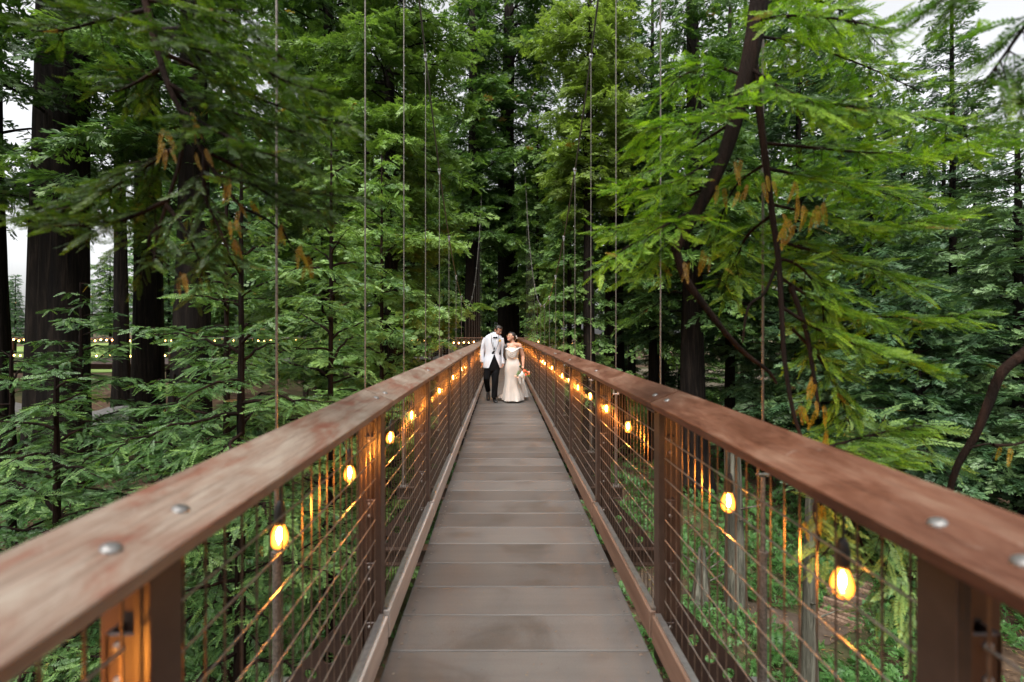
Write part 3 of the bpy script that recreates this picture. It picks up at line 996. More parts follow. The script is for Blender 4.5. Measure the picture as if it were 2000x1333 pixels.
# ------------------------------------------------------------------ trees
def gl(x, y): return (x, y, float(ground_z(x, y)))
def at(px, D):   # ground point seen in column px at depth D
    return gl((px - 981) * D / FPX, D)

# --- left side dark redwoods: big bare trunks with high crowns
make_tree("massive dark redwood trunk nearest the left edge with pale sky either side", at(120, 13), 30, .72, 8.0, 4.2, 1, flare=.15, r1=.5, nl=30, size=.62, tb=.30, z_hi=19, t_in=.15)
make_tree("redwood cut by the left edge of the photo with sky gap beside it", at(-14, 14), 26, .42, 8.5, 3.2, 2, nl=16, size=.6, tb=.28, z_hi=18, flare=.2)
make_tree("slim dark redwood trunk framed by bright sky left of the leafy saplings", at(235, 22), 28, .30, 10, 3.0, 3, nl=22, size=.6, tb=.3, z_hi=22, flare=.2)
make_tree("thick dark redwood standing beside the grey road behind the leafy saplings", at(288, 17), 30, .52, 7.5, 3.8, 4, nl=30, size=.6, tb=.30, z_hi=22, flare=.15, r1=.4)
make_tree("stout reddish redwood trunk half hidden by the left sapling foliage", at(372, 12.5), 24, .48, 9.5, 3.4, 5, nl=22, size=.55, tb=.33, z_hi=16, t_in=.1)

# --- leafy young redwoods close along the left of the bridge
def west(q):  # keep every spray clear of the bridge and its hangers (local x limit handled per tree)
    return q[:, 0] < LIM[0]
LIM = [0.0]
def young(label, x, y, top, Lm, seed, nl, size, kind, leaf="young_leaf", zlo=2.0, lim=-1.45, **kw):
    g = gl(x, y)
    LIM[0] = lim - x
    return make_tree(label, g, top - g[2], .09, zlo, Lm, seed, leaf=leaf, bark="branch_bark", kind=kind, size=size, nl=nl, shape=kw.pop("shape", "cone2"),
                     droop=kw.pop("droop", .30), el=(5, 45), name="young_redwood", flare=.1, r1=.15, keep=west, sub=.42 if kind == "feather" else .30, t_in=kw.pop("t_in", .12), **kw)
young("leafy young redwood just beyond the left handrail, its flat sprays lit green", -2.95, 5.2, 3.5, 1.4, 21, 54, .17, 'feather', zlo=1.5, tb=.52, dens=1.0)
young("second leafy young redwood beyond the left handrail behind the nearest one", -4.3, 7.2, 4.1, 1.75, 22, 54, .19, 'feather', zlo=1.5, tb=.48)
young("bright feathery young redwood behind the second left hanger rod", -3.2, 8.6, 5.4, 1.8, 23, 62, .20, 'feather', zlo=1.0, tb=.64)
young("young redwood crowding the left hanger rods halfway to the couple", -3.0, 11.5, 6.0, 1.8, 24, 52, .34, 'lo', zlo=1.0, tb=.64)
young("low spreading redwood sapling over the bank below the left handrail", -4.75, 4.9, 1.25, 1.25, 25, 44, .16, 'feather', zlo=2.2, tb=.46)
young("dense dark sapling under the left saplings beside the bank", -5.4, 7.6, .9, 1.9, 26, 40, .19, 'feather', zlo=.6, tb=.32)
young("sapling at the far left edge above the bank with drooping sprays", -6.6, 6.2, 1.35, 1.3, 27, 36, .18, 'feather', zlo=1.2, tb=.36)
young("spreading low sapling under the nearest part of the left handrail", -2.9, 2.6, -.35, 1.5, 28, 30, .16, 'feather', zlo=2.4, tb=.44)

young("thin redwood sapling in front of the massive left trunk veiling its foot", -8.6, 9.4, 2.6, 1.5, 29, 40, .20, 'feather', zlo=1.0, tb=.40)
# --- mid distance feature trees
make_tree("tall bright green redwood rising left of the bridge behind the hangers", at(762, 15), 24, .30, 5.5, 3.3, 31, nl=142, size=.42, tb=.70, z_hi=21, shape="column", droop=.30, el=(-5, 35))
make_tree("soft green redwood left of the bridge further back with feathered crown", at(640, 19), 27, .35, 3.0, 3.5, 32, nl=136, size=.60, tb=.44, z_hi=24, shape="column")
make_tree("reddish redwood trunk just left of the great central trunk", at(924, 27), 30, .55, 11, 4.0, 33, nl=68, size=.62, tb=.44, z_hi=26, t_in=.15)
make_tree("great dark redwood at the end of the bridge behind the couple", at(992, 29.5), 34, .78, 13, 5.0, 34, nl=95, size=.66, tb=.42, z_hi=28, shape="column", flare=.35)
make_tree("young redwood in front of the great central trunk, boughs over the far rails", at(1050, 27.2), 19, .16, 8.0, 3.2, 35, nl=78, size=.5, tb=.56, shape="cone", droop=.45, el=(0, 35), flare=.1)
make_tree("yellow green redwood crown high right of the central trunk", at(1150, 21), 25, .32, 12.0, 3.1, 36, leaf="gold_leaf", nl=105, size=.50, tb=.60, z_hi=22, shape="column", droop=.25, el=(0, 40))
make_tree("pale green conical young redwood right of the far handrail", at(1112, 22), 15, .18, 3.2, 2.9, 37, nl=119, size=.5, tb=.60, shape="cone", droop=.40, el=(5, 35), flare=.1, leaf="young_leaf")
make_tree("dark redwood trunk right of the bridge between the right hanger rods", at(1200, 25), 30, .62, 9.5, 4.0, 38, nl=78, size=.62, tb=.34, z_hi=26)
make_tree("grey brown redwood trunk above the joint of the right handrail", at(1352, 20), 28, .55, 7.5, 3.8, 39, nl=85, size=.6, tb=.40, z_hi=22)
make_tree("slender dark tree between the two bigger trunks on the right", at(1275, 24), 26, .25, 6, 2.8, 40, nl=91, size=.55, tb=.36, z_hi=22, leaf="fir_leaf", name="fir_tree")
make_tree("thin dark tree close right of the grey brown trunk", at(1425, 24), 26, .28, 5, 3.0, 41, nl=91, size=.55, tb=.40, z_hi=22, leaf="fir_leaf", name="fir_tree")

# --- firs on the right slope
firs = [(1560, 21, 24, 4.2, .44, "broad fir standing behind the hanging right bough"),
        (1700, 17, 17, 3.8, .46, "blue green fir low behind the leaf cluster at right"),
        (1860, 24, 26, 4.6, .50, "tall pale fir beneath the patch of sky at upper right"),
        (1990, 13, 13.5, 3.4, .60, "yellow green fir with layered boughs at the right edge"),
        (1790, 13.5, 8.8, 2.9, .36, "small dark fir above the right handrail near the curved branch"),
        (2130, 20, 22, 4.4, .46, "fir mostly beyond the right edge of the photo"),
        (1640, 30, 29, 4.6, .44, "far fir standing tall between the nearer right firs")]
for i, (px, D, H, L, tb, lab) in enumerate(firs):
    make_tree(lab, at(px, D), H, .22, 2.2, L, 50 + i, leaf="fir_leaf", nl=125, size=.55 if D > 15 else .42, tb=tb, shape="cone", droop=.22, el=(-8, 12), name="fir_tree", flare=.15, lift=.05)

# --- backdrop of distant trees, copies of four kinds
protos = []
for i in range(4):
    p = make_tree("distant conifer in the dense forest backdrop", (0, 0, -200), 30, .40, 4 + 2 * i, 4.6, 70 + i, leaf=("fir_leaf", "redwood_leaf")[i % 2], kind='far', size=1.0, limb_r=1.2, nl=108, tb=.42, shape=("cone", "column")[i % 2],
                  name="distant_conifer", group="distant conifers in the forest backdrop", flare=.1)
    protos.append(p)
rnd = random.Random(5)
used = set()
def far(px, D, k=None, s=None):
    k = rnd.randrange(4) if k is None else k
    g = at(px, D)
    if k not in used:
        o = protos[k]; used.add(k); o.location = g
    else:
        o = copy_tree(protos[k], None, g)
    o.rotation_euler = (0, 0, rnd.uniform(0, 6.28))
    s = s or rnd.uniform(.85, 1.15)
    o.scale = (s, s, s)
for D, n_, a_, b_ in ((36, 9, 330, 2150), (46, 12, 300, 2100), (60, 15, 280, 2100), (85, 20, 250, 2080), (120, 26, 240, 2090)):
    for j in range(n_):
        px = a_ + (b_ - a_) * (j + rnd.uniform(.2, .8)) / n_
        if D < 50 and 880 < px < 1060: continue
        far(px, D + rnd.uniform(-3, 3), s=(.62 if px > 1860 else None))
for px, D, s in ((30, 70, .40), (160, 75, .36), (215, 80, .42), (-60, 60, .5), (90, 90, .35), (215, 50, .42), (20, 110, .5), (180, 120, .5)):
    far(px, D, s=s)
for px, D, s in ((850, 44, .9), (905, 50, .8), (955, 56, .8), (870, 64, 1), (935, 72, 1), (1020, 60, .9), (1060, 52, .9)): far(px, D, s=s)
for px, D in [(1185 + 48 * k + rnd.uniform(-12, 12), rnd.uniform(30, 50)) for k in range(18)] + [(330 + 52 * k, rnd.uniform(27, 38)) for k in range(9)]:
    k = rnd.randrange(4); g = at(px, D); o = copy_tree(protos[k], None, (g[0], g[1], g[2] - 1.6))
    o.rotation_euler = (0, 0, rnd.uniform(0, 6)); s_ = rnd.uniform(.26, .36); o.scale = (s_ * 1.3, s_ * 1.3, s_)
    tag(o, "low young conifer closing the gap between distant trunks", "tree", "low conifers between the distant trunks")
# sides and behind, so that the light is shut off from there too
for x, y in ((-20, -6), (-14, -14), (-4, -18), (6, -16), (15, -12), (22, -3), (26, 8), (-26, 4), (-34, 22), (-41, 31), (-52, 40), (-62, 36), (-38, 12), (-48, 21), (-74, 50), (-33, 5), (-85, 62), (-58, 15)):
    k = rnd.randrange(4); o = copy_tree(protos[k], None, gl(x, y)); o.rotation_euler = (0, 0, rnd.uniform(0, 6))
# ------------------------------------------------------------------ hanging boughs close to the camera
def smooth_path(pts, n=None):
    pts = np.array(pts, float); m = len(pts)
    n = n or m * 5
    s_ = np.linspace(0, m - 1, n)
    out = []
    for u in s_:
        i = min(int(u), m - 2); f = u - i
        p0 = pts[max(i - 1, 0)]; p1 = pts[i]; p2 = pts[i + 1]; p3 = pts[min(i + 2, m - 1)]
        out.append(0.5 * ((2 * p1) + (-p0 + p2) * f + (2 * p0 - 5 * p1 + 4 * p2 - p3) * f * f + (-p0 + 3 * p1 - 3 * p2 + p3) * f ** 3))
    return np.array(out)

def arm(fol, paths, px, r=(.008, .002), size=.13, tb=.5, sub=.16, rng=None, step=.035, dead=.004, t0=.12, spread=(35, 75), down=(-.2, .35), leafy=True):
    """px: list of (px, py, D) control points; the spray-bearing shoot through them"""
    P = smooth_path([P3(*q) for q in px])
    seg = np.linalg.norm(np.diff(P, axis=0), axis=1); cs = np.concatenate([[0], np.cumsum(seg)]); L = cs[-1]
    paths.append((P, np.linspace(r[0], r[1], len(P))))
    if not leafy: return
    tan = unit(np.gradient(P, axis=0))
    n = max(3, int(L / step))
    t = L * (t0 + (1 - t0) * (np.arange(n) + rng.uniform(0, 1, n)) / n)
    B = np.stack([np.interp(t, cs, P[:, j]) for j in range(3)], 1)
    T = unit(np.stack([np.interp(t, cs, tan[:, j]) for j in range(3)], 1))
    for i in range(n):
        side = 1 if i % 2 else -1
        lat = np.cross(UP, T[i]); lat = lat / max(np.linalg.norm(lat), .2)
        if abs(T[i][2]) > .75:
            az = rng.uniform(0, 6.28); lat = np.array([math.cos(az), math.sin(az) * .6, 0])
        a = math.radians(rng.uniform(*spread))
        d = unit(T[i] * math.cos(a) + lat * math.sin(a) * side - UP * rng.uniform(*down))
        ls = sub * rng.uniform(.6, 1.3) * (1.15 - .5 * t[i] / L)
        m = max(2, int(ls / (size * .20)))
        u = (np.arange(m) + .6) / m
        q = B[i] + d * (u * ls)[:, None] - UP * (.5 * ls * u ** 2 * .4)[:, None]
        la = unit(np.cross(UP, d)); sd = np.where(np.arange(m) % 2 == 0, 1., -1.)
        an = np.radians(rng.uniform(10, 60, m))
        dd = d * np.cos(an)[:, None] + la * (np.sin(an) * sd)[:, None] - UP * rng.uniform(-.25, .3, m)[:, None]
        nn = unit(UP + .65 * rng.normal(size=(m, 3)))
        ti = tb + rng.normal(0, .17, m) + .25 * (u - .5)
        ti = np.where(rng.uniform(0, 1, m) < dead, .97, np.clip(ti, .05, .9))
        fol.add(q, dd, nn, size * rng.uniform(.75, 1.2, m), ti)
        paths.append((np.stack([B[i], B[i] + d * ls * .5, B[i] + d * ls - UP * .2 * ls]), np.array([.0022, .0016, .0008])))

def deadspray(fol, pts, size, rng):
    for (px, py, D) in pts:
        for k in range(3):
            p = np.array(P3(px + rng.uniform(-14, 14), py + rng.uniform(-12, 12), D + rng.uniform(-.04, .04)))
            d = unit(np.array([rng.uniform(-.5, .5), rng.uniform(-.4, .4), -1.0]))
            n = unit(np.array([rng.uniform(-.4, .4), -1.0, .2]))
            fol.add(p[None], d[None], n[None], np.array([size * rng.uniform(.8, 1.3)]), np.array([rng.uniform(.2, .8)]))

# right bough
rg = np.random.default_rng(8)
base = P3(1487, -60, 2.05)
def bough(name, label, base, arms, stems, leaf, dead, rng, tb, dsize=.068, **kw):
    root = thing(name, label, "branch", tuple(base))
    fol = Fol('feather_fine', 3); paths = []
    for pts, r in stems:
        P = smooth_path([P3(*q[:3]) for q in pts]); paths.append((P, np.linspace(r[0], r[1], len(P))))
    for a_ in arms: arm(fol, paths, a_, rng=rng, tb=tb + rng.uniform(-.06, .06), **kw)
    b = np.array(base)
    def shift(me):
        me.transform(Matrix.Translation(-Vector(base))); return me
    if fol.p: obj("foliage", shift(fol.mesh("foliage", leaf)), root)
    obj("stem", shift(np_tubes("stem", paths, "branch_bark", 7)), root)
    if dead:
        fd = Fol('feather_fine', 4); deadspray(fd, dead, dsize, rng)
        obj("withered_foliage", shift(fd.mesh("withered_foliage", "dead_leaf")), root)["label"] = "withered orange brown sprays"
    return root
D0 = 2.05
stems = [([(1490, -70, D0), (1474, 60, D0), (1456, 150, D0), (1424, 275, D0), (1384, 372, D0 - .03), (1345, 440, D0 - .05), (1318, 492, D0 - .06)], (.043, .021)),
         ([(1318, 480, D0 - .06), (1336, 540, D0 - .06), (1372, 592, D0 - .05), (1410, 642, D0 - .03), (1452, 688, D0), (1500, 725, D0), (1517, 750, D0)], (.019, .006)),
         ([(1472, 110, D0), (1484, 225, D0), (1497, 330, D0 - .02), (1508, 420, D0 - .03), (1520, 505, D0 - .05), (1526, 600, D0 - .1), (1532, 700, D0 - .15), (1548, 800, D0 - .2), (1575, 885, D0 - .25), (1598, 960, D0 - .3), (1606, 1010, D0 - .3)], (.017, .004)),
         ([(1520, 505, D0 - .05), (1495, 570, D0 - .05), (1462, 600, D0 - .05), (1450, 670, D0 - .05)], (.008, .004)),
         ([(1545, 560, D0), (1575, 650, D0 - .05), (1590, 740, D0 - .1), (1600, 800, D0 - .12)], (.012, .006))]
arms = [
    [(1474, 40, D0), (1560, 30, D0 - .2), (1650, 40, D0 - .3), (1740, 60, D0 - .4)],
    [(1470, 70, D0), (1580, 90, D0 + .2), (1690, 130, D0 + .3), (1800, 180, D0 + .3)],
    [(1460, 130, D0), (1560, 190, D0 - .2), (1680, 210, D0 - .3), (1800, 230, D0 - .35), (1900, 250, D0 - .4)],
    [(1490, 280, D0), (1600, 290, D0), (1740, 300, D0), (1880, 285, D0), (1990, 265, D0)],
    [(1500, 330, D0), (1600, 350, D0 + .25), (1700, 370, D0 + .3), (1790, 400, D0 + .4)],
    [(1508, 400, D0), (1600, 420, D0), (1720, 440, D0 - .1), (1840, 425, D0 - .1)],
    [(1515, 470, D0), (1620, 500, D0 + .2), (1720, 530, D0 + .2), (1780, 560, D0 + .2)],
    [(1520, 540, D0), (1620, 600, D0), (1740, 620, D0), (1880, 615, D0)],
    [(1526, 600, D0 - .1), (1610, 650, D0 - .1), (1720, 690, D0 - .1), (1810, 725, D0 - .1)],
    [(1545, 640, D0), (1600, 700, D0), (1640, 770, D0), (1660, 830, D0)],
    [(1456, 150, D0), (1390, 130, D0 + .1), (1330, 150, D0 + .2), (1300, 180, D0 + .2)],
    [(1445, 190, D0), (1380, 230, D0 - .2), (1300, 250, D0 - .2), (1245, 250, D0 - .2)],
    [(1430, 240, D0), (1350, 290, D0 + .2), (1280, 330, D0 + .2), (1225, 350, D0 + .2)],
    [(1410, 300, D0), (1330, 350, D0), (1260, 370, D0), (1205, 365, D0)],
    [(1385, 365, D0), (1310, 400, D0 + .2), (1230, 440, D0 + .2), (1170, 450, D0 + .2)],
    [(1360, 410, D0), (1300, 440, D0 - .1), (1230, 480, D0 - .1), (1185, 510, D0 - .1)],
    [(1340, 450, D0), (1280, 500, D0 + .1), (1260, 520, D0 + .1)],
    [(1495, 320, D0), (1440, 360, D0 + .3), (1410, 420, D0 + .3), (1400, 480, D0 + .3)],
    [(1508, 420, D0), (1460, 460, D0 + .2), (1430, 520, D0 + .2), (1400, 560, D0 + .2)],
    [(1520, 505, D0), (1560, 520, D0), (1600, 570, D0), (1610, 640, D0)],
    [(1474, 20, D0), (1550, -10, D0 + .4), (1640, 20, D0 + .5), (1720, 90, D0 + .5)],
    [(1575, 880, D0 - .2), (1630, 870, D0 - .1), (1700, 850, D0), (1800, 830, D0)],
    [(1585, 900, D0 - .2), (1650, 900, D0 - .1), (1740, 890, D0)],
]
dead = [(1440, 320, D0 - .1), (1448, 370, D0 - .1), (1400, 360, D0 - .05), (1540, 360, D0 - .15), (1560, 390, D0 - .15), (1530, 420, D0 - .15), (1585, 410, D0 - .15), (1600, 395, D0 - .15),
        (1545, 440, D0 - .15), (1590, 740, D0 - .2), (1600, 790, D0 - .2), (1615, 850, D0 - .2), (1570, 790, D0 - .2), (1345, 510, D0 - .1), (1375, 500, D0 - .1), (1590, 880, D0 - .3), (1500, 350, D0 - .1)]
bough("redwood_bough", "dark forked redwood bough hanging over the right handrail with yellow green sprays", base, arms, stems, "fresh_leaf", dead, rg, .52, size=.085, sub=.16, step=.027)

# sprays hanging outside the right mesh, the nearest bulb's amber light put into their leaf colours
rg = np.random.default_rng(9)
arms = [[(1598, 960, 1.75), (1590, 1000, 1.72), (1600, 1050, 1.70), (1590, 1100, 1.7)],
        [(1606, 960, 1.75), (1630, 1000, 1.78), (1625, 1060, 1.8), (1600, 1090, 1.8)]]
bough("amber_tinted_spray", "short redwood spray outside the right mesh coloured amber for the light of the nearest bulb", P3(1598, 950, 1.75), arms, [], "gold_leaf", [(1600, 990, 1.72), (1575, 1030, 1.72)], rg, .6, size=.09, sub=.08, step=.03)
rg = np.random.default_rng(10)
arms = [[(1640, 960, 2.0), (1700, 1000, 2.0), (1750, 1080, 1.95), (1790, 1180, 1.9)],
        [(1700, 960, 2.1), (1760, 1010, 2.1), (1800, 1100, 2.05)],
        [(1660, 990, 2.1), (1690, 1080, 2.1), (1740, 1150, 2.1), (1770, 1230, 2.05)],
        [(1620, 940, 2.1), (1660, 1010, 2.2), (1680, 1060, 2.2)]]
bough("drooping_spray", "grey green redwood spray drooping outside the mesh right of the nearest bulb", P3(1640, 930, 2.0), arms, [([(1560, 860, 2.0), (1600, 905, 2.0), (1640, 935, 2.0)], (.006, .004))], "young_leaf", None, rg, .62, size=.12, sub=.13, step=.035)
rg = np.random.default_rng(11)
arms = [[(1620, 900, 2.7), (1690, 860, 2.7), (1760, 835, 2.7), (1830, 830, 2.7)],
        [(1640, 910, 2.7), (1720, 880, 2.7), (1800, 880, 2.75), (1840, 900, 2.75)],
        [(1640, 900, 2.8), (1680, 930, 2.8), (1740, 950, 2.8), (1800, 960, 2.8)],
        [(1680, 870, 2.7), (1715, 840, 2.7), (1730, 810, 2.7)]]
bough("feathery_spray", "pale feathery redwood spray rising just above the middle of the right handrail", P3(1610, 915, 2.7), arms, [([(1560, 960, 2.7), (1600, 920, 2.7), (1640, 900, 2.7)], (.007, .004))], "young_leaf", None, rg, .74, size=.17, sub=.15, step=.05)
# curved bare branch at the right edge
rg = np.random.default_rng(12)
arms = [[(1905, 880, 2.4), (1960, 872, 2.4), (2010, 850, 2.4)], [(1965, 860, 2.4), (2020, 890, 2.4)]]
bough("curved_branch", "bare curved reddish branch at the right edge above the handrail", P3(2060, 640, 2.3), [[(1940, 870, 1.9), (1985, 868, 1.9), (2040, 850, 1.9)]],
      [([(2070, 630, 2.3), (2000, 690, 2.3), (1955, 730, 2.3), (1930, 790, 2.3), (1905, 850, 2.3), (1872, 905, 2.3), (1855, 960, 2.3)], (.026, .013)),
       ([(1880, 884, 2.3), (1905, 872, 2.28), (1935, 868, 2.28), (1955, 880, 2.28)], (.006, .004))],
      "young_leaf", [(1962, 885, 2.28)], rg, .6, size=.10, sub=.08, step=.05)
rg = np.random.default_rng(13)
arms = [[(2060, -20, 1.3), (2010, 40, 1.3), (1960, 110, 1.3), (1930, 150, 1.3)], [(2080, 60, 1.3), (2020, 130, 1.3), (1960, 200, 1.3)],
        [(2080, 120, 1.4), (2030, 170, 1.4), (1990, 210, 1.4)], [(2000, -60, 1.2), (1920, -30, 1.2), (1850, -15, 1.2)]]
bough("corner_bough", "blurred leafy redwood bough tip reaching in at the top right corner", P3(2070, -40, 1.3), arms, [], "fresh_leaf", None, rg, .35, size=.11, sub=.10, step=.022)

# left bough
rg = np.random.default_rng(14)
D1 = 1.55
stems = [([(270, -60, D1), (288, 20, D1), (308, 100, D1), (330, 170, D1), (362, 235, D1), (392, 290, D1), (425, 345, D1), (468, 400, D1), (520, 428, D1), (548, 450, D1)], (.013, .004)),
         ([(362, 235, D1), (350, 320, D1), (325, 400, D1), (305, 470, D1), (300, 530, D1)], (.007, .003)),
         ([(330, 170, D1), (372, 210, D1 + .05), (400, 280, D1 + .05)], (.006, .003)),
         ([(548, 440, D1), (575, 490, D1), (605, 500, D1)], (.004, .002))]
arms = [[(285, 0, D1), (380, 20, D1), (480, 60, D1), (560, 120, D1)],
        [(290, 40, D1), (370, 90, D1 - .1), (470, 110, D1 - .15), (560, 160, D1 - .15), (640, 180, D1 - .15)],
        [(310, 100, D1), (400, 140, D1 + .1), (500, 190, D1 + .1), (600, 225, D1 + .1), (680, 245, D1 + .1)],
        [(330, 165, D1), (420, 210, D1), (520, 240, D1), (610, 270, D1)],
        [(350, 215, D1), (430, 260, D1 - .1), (520, 300, D1 - .1), (600, 320, D1 - .1)],
        [(392, 290, D1), (470, 330, D1 + .1), (560, 370, D1 + .1), (680, 385, D1 + .1)],
        [(425, 345, D1), (490, 360, D1), (560, 400, D1), (640, 410, D1)],
        [(285, 20, D1), (200, 40, D1 + .2), (120, 60, D1 + .2), (60, 60, D1 + .2)],
        [(320, 130, D1), (270, 160, D1), (225, 180, D1)],
        [(355, 280, D1), (260, 340, D1), (160, 400, D1), (70, 415, D1)],
        [(330, 390, D1), (240, 430, D1), (150, 440, D1), (100, 440, D1)],
        [(325, 400, D1), (360, 450, D1), (390, 510, D1), (395, 540, D1)],
        [(310, 440, D1), (290, 480, D1), (330, 520, D1)],
        [(400, 300, D1), (400, 380, D1), (430, 450, D1), (450, 500, D1)],
        [(300, 60, D1), (370, 50, D1 + .3), (440, 20, D1 + .3), (520, 30, D1 + .3)]]
dead = [(330, 245, D1 - .05), (320, 285, D1 - .05), (385, 230, D1 - .05), (395, 290, D1 - .05), (440, 355, D1 - .05), (455, 430, D1), (455, 470, D1), (480, 400, D1), (580, 480, D1), (590, 510, D1), (560, 440, D1), (345, 540, D1)]
bough("olive_bough", "blurred olive green redwood bough hanging before the left trunks and saplings", P3(270, -60, D1), arms, stems, "olive_leaf", dead, rg, .42, dsize=.055, size=.068, sub=.13, step=.023)
# ------------------------------------------------------------------ platform at the far end, distant walkway, undergrowth
sb = MB().revolve([(0.014, .03), (0.036, 0), (0.036, -.03), (0.014, -.055)], n=8).mesh("light_bulb", "small_bulb", True)
def small_string(label, pts, spacing, loc, group="small light strings on the far walkways"):
    t = thing("string_light", label, "string light", loc, group)
    pts = [Vector(p) - Vector(loc) for p in pts]
    MB().tube(pts, .008, 5).build("cord", "black_rubber", t)
    for a, b in zip(pts[:-1], pts[1:]):
        n_ = max(1, int((b - a).length / spacing))
        for k in range(n_):
            p = a.lerp(b, (k + .5) / n_)
            obj("light_bulb", sb, t, p + Vector((0, -.03, -.06 + random.uniform(-.04, .04))))
    return t

plat = thing("viewing_platform", "timber viewing platform round the great trunk at the far end of the bridge", "platform", (0.3, 29, 0))
X0, X1, Y0, Y1 = -4.4, 4.9, 26.2, 32.5
MB().box(((X0 + X1) / 2 - .3, (Y0 + Y1) / 2 - 29, -.09), (X1 - X0, Y1 - Y0, .10)).build("platform_deck", "deck_board", plat)
MB().box(((X0 + X1) / 2 - .3, Y0 + .12 - 29, -.35), (X1 - X0, .12, .40)).build("edge_beam", "dark_steel", plat)
pp = MB().box((0, 0, .55), (.09, .09, 1.3)).mesh("guard_post", "brown_steel")
for xa, xb in ((X0, -.72), (.90, X1)):
    n_ = 4
    for k in range(n_ + 1):
        obj("guard_post", pp, plat, (xa + (xb - xa) * k / n_ - .3, Y0 + .05 - 29, 0))
    MB().box(((xa + xb) / 2 - .3, Y0 + .05 - 29, 1.24), (xb - xa + .14, .16, .05), bev=.006).build("handrail_board", "rail_wood", plat)
    pm_ = MB()
    for k in range(int((xb - xa) / .1)):
        pm_.tube([(xa + .05 + k * .1 - .3, Y0 - 29, .05), (xa + .05 + k * .1 - .3, Y0 - 29, 1.2)], .004, 4)
    for k in range(11):
        pm_.tube([(xa - .3, Y0 - 29 + .01, .08 + k * .105), (xb - .3, Y0 - 29 + .01, .08 + k * .105)], .004, 4)
    pm_.build("mesh_panel", "wire_steel", plat)
for x_ in (X0 + .05, X1 - .05):
    MB().box((x_ - .3, (Y0 + Y1) / 2 - 29, 1.24), (.16, Y1 - Y0, .05)).build("handrail_board", "rail_wood", plat)
small_string("row of small amber lights on the platform left of the groom", [(X0, Y0 - .08, 1.10), (-2.6, Y0 - .08, 1.05), (-.9, Y0 - .08, 1.10)], .26, (X0, Y0 - .08, 1.1))
small_string("few small amber lights on the platform right of the bride", [(1.1, Y0 - .08, 1.10), (3, Y0 - .08, 1.05), (X1, Y0 - .08, 1.10)], 1.6, (1.1, Y0 - .08, 1.1))

# elevated walkway crossing behind the trunks on the left
wk = thing("elevated_walkway", "distant elevated walkway with lit railings crossing behind the left trunks", "walkway", (-18, 25, 0))
def wpt(t): return Vector((-30 + 26 * t, 25.5 - 1.2 * math.sin(t * 3.1), 0.0))
ptsw = [wpt(k / 12) for k in range(13)]
for off, zz in ((-.75, 1.25), (.75, 1.25)):
    MB().tube([(p.x + 18, p.y - 25 + off, zz) for p in ptsw], .06, 6).build("handrail_board", "brown_steel", wk)
MB().tube([(p.x + 18, p.y - 25, -.10) for p in ptsw], .30, 4).build("deck_beam", "dark_steel", wk)
wp = MB().box((0, 0, .6), (.08, .08, 1.3)).mesh("guard_post", "brown_steel")
wl = MB().box((0, 0, -1.8), (.22, .22, 3.4)).mesh("leg", "dark_steel")
for k, p in enumerate(ptsw):
    for off in (-.75, .75): obj("guard_post", wp, wk, (p.x + 18, p.y - 25 + off, 0))
    if k % 3 == 0: obj("leg", wl, wk, (p.x + 18, p.y - 25, 0))
small_string("upper row of tiny amber lights along the distant left walkway", [p + Vector((0, -.8, 1.22)) for p in ptsw], .30, tuple(ptsw[0] + Vector((0, -.8, 1.22))))
small_string("lower row of tiny amber lights along the distant left walkway", [p + Vector((0, -.8, .42)) for p in ptsw[:7]], .34, tuple(ptsw[0] + Vector((0, -.8, .42))))

# bright open meadow seen between the left trunks, clearing between the right ones with its sunlight put into the pale colour
def sheet(name, x0, x1, y0, y1, mat, dz):
    n_ = 14; V = []; F = []
    for a in range(n_ + 1):
        for b in range(n_ + 1):
            x = x0 + (x1 - x0) * a / n_; y = y0 + (y1 - y0) * b / n_
            V.append((x, y, float(ground_z(x, y)) + dz))
    for a in range(n_):
        for b in range(n_):
            F.append((a * (n_ + 1) + b, (a + 1) * (n_ + 1) + b, (a + 1) * (n_ + 1) + b + 1, a * (n_ + 1) + b + 1))
    me = bpy.data.meshes.new(name); me.from_pydata(V, [], F); me.materials.append(M[mat])
    return tag(obj(name, me), kind="structure")
noisy("meadow_grass", [(0.3, (0.10, 0.16, 0.04)), (0.7, (0.20, 0.27, 0.08))], (1, 1, 1), 1.0, .9, 0, .1, .2)
noisy("pale_ground", [(0.3, (0.12, 0.10, 0.07)), (0.7, (0.22, 0.19, 0.14))], (1, 1, 1), 1.0, .9, 0, .1, .2)
sheet("meadow", -90, -26, 42, 120, "meadow_grass", .15)
sheet("clearing", 8, 55, 52, 75, "pale_ground", .15)

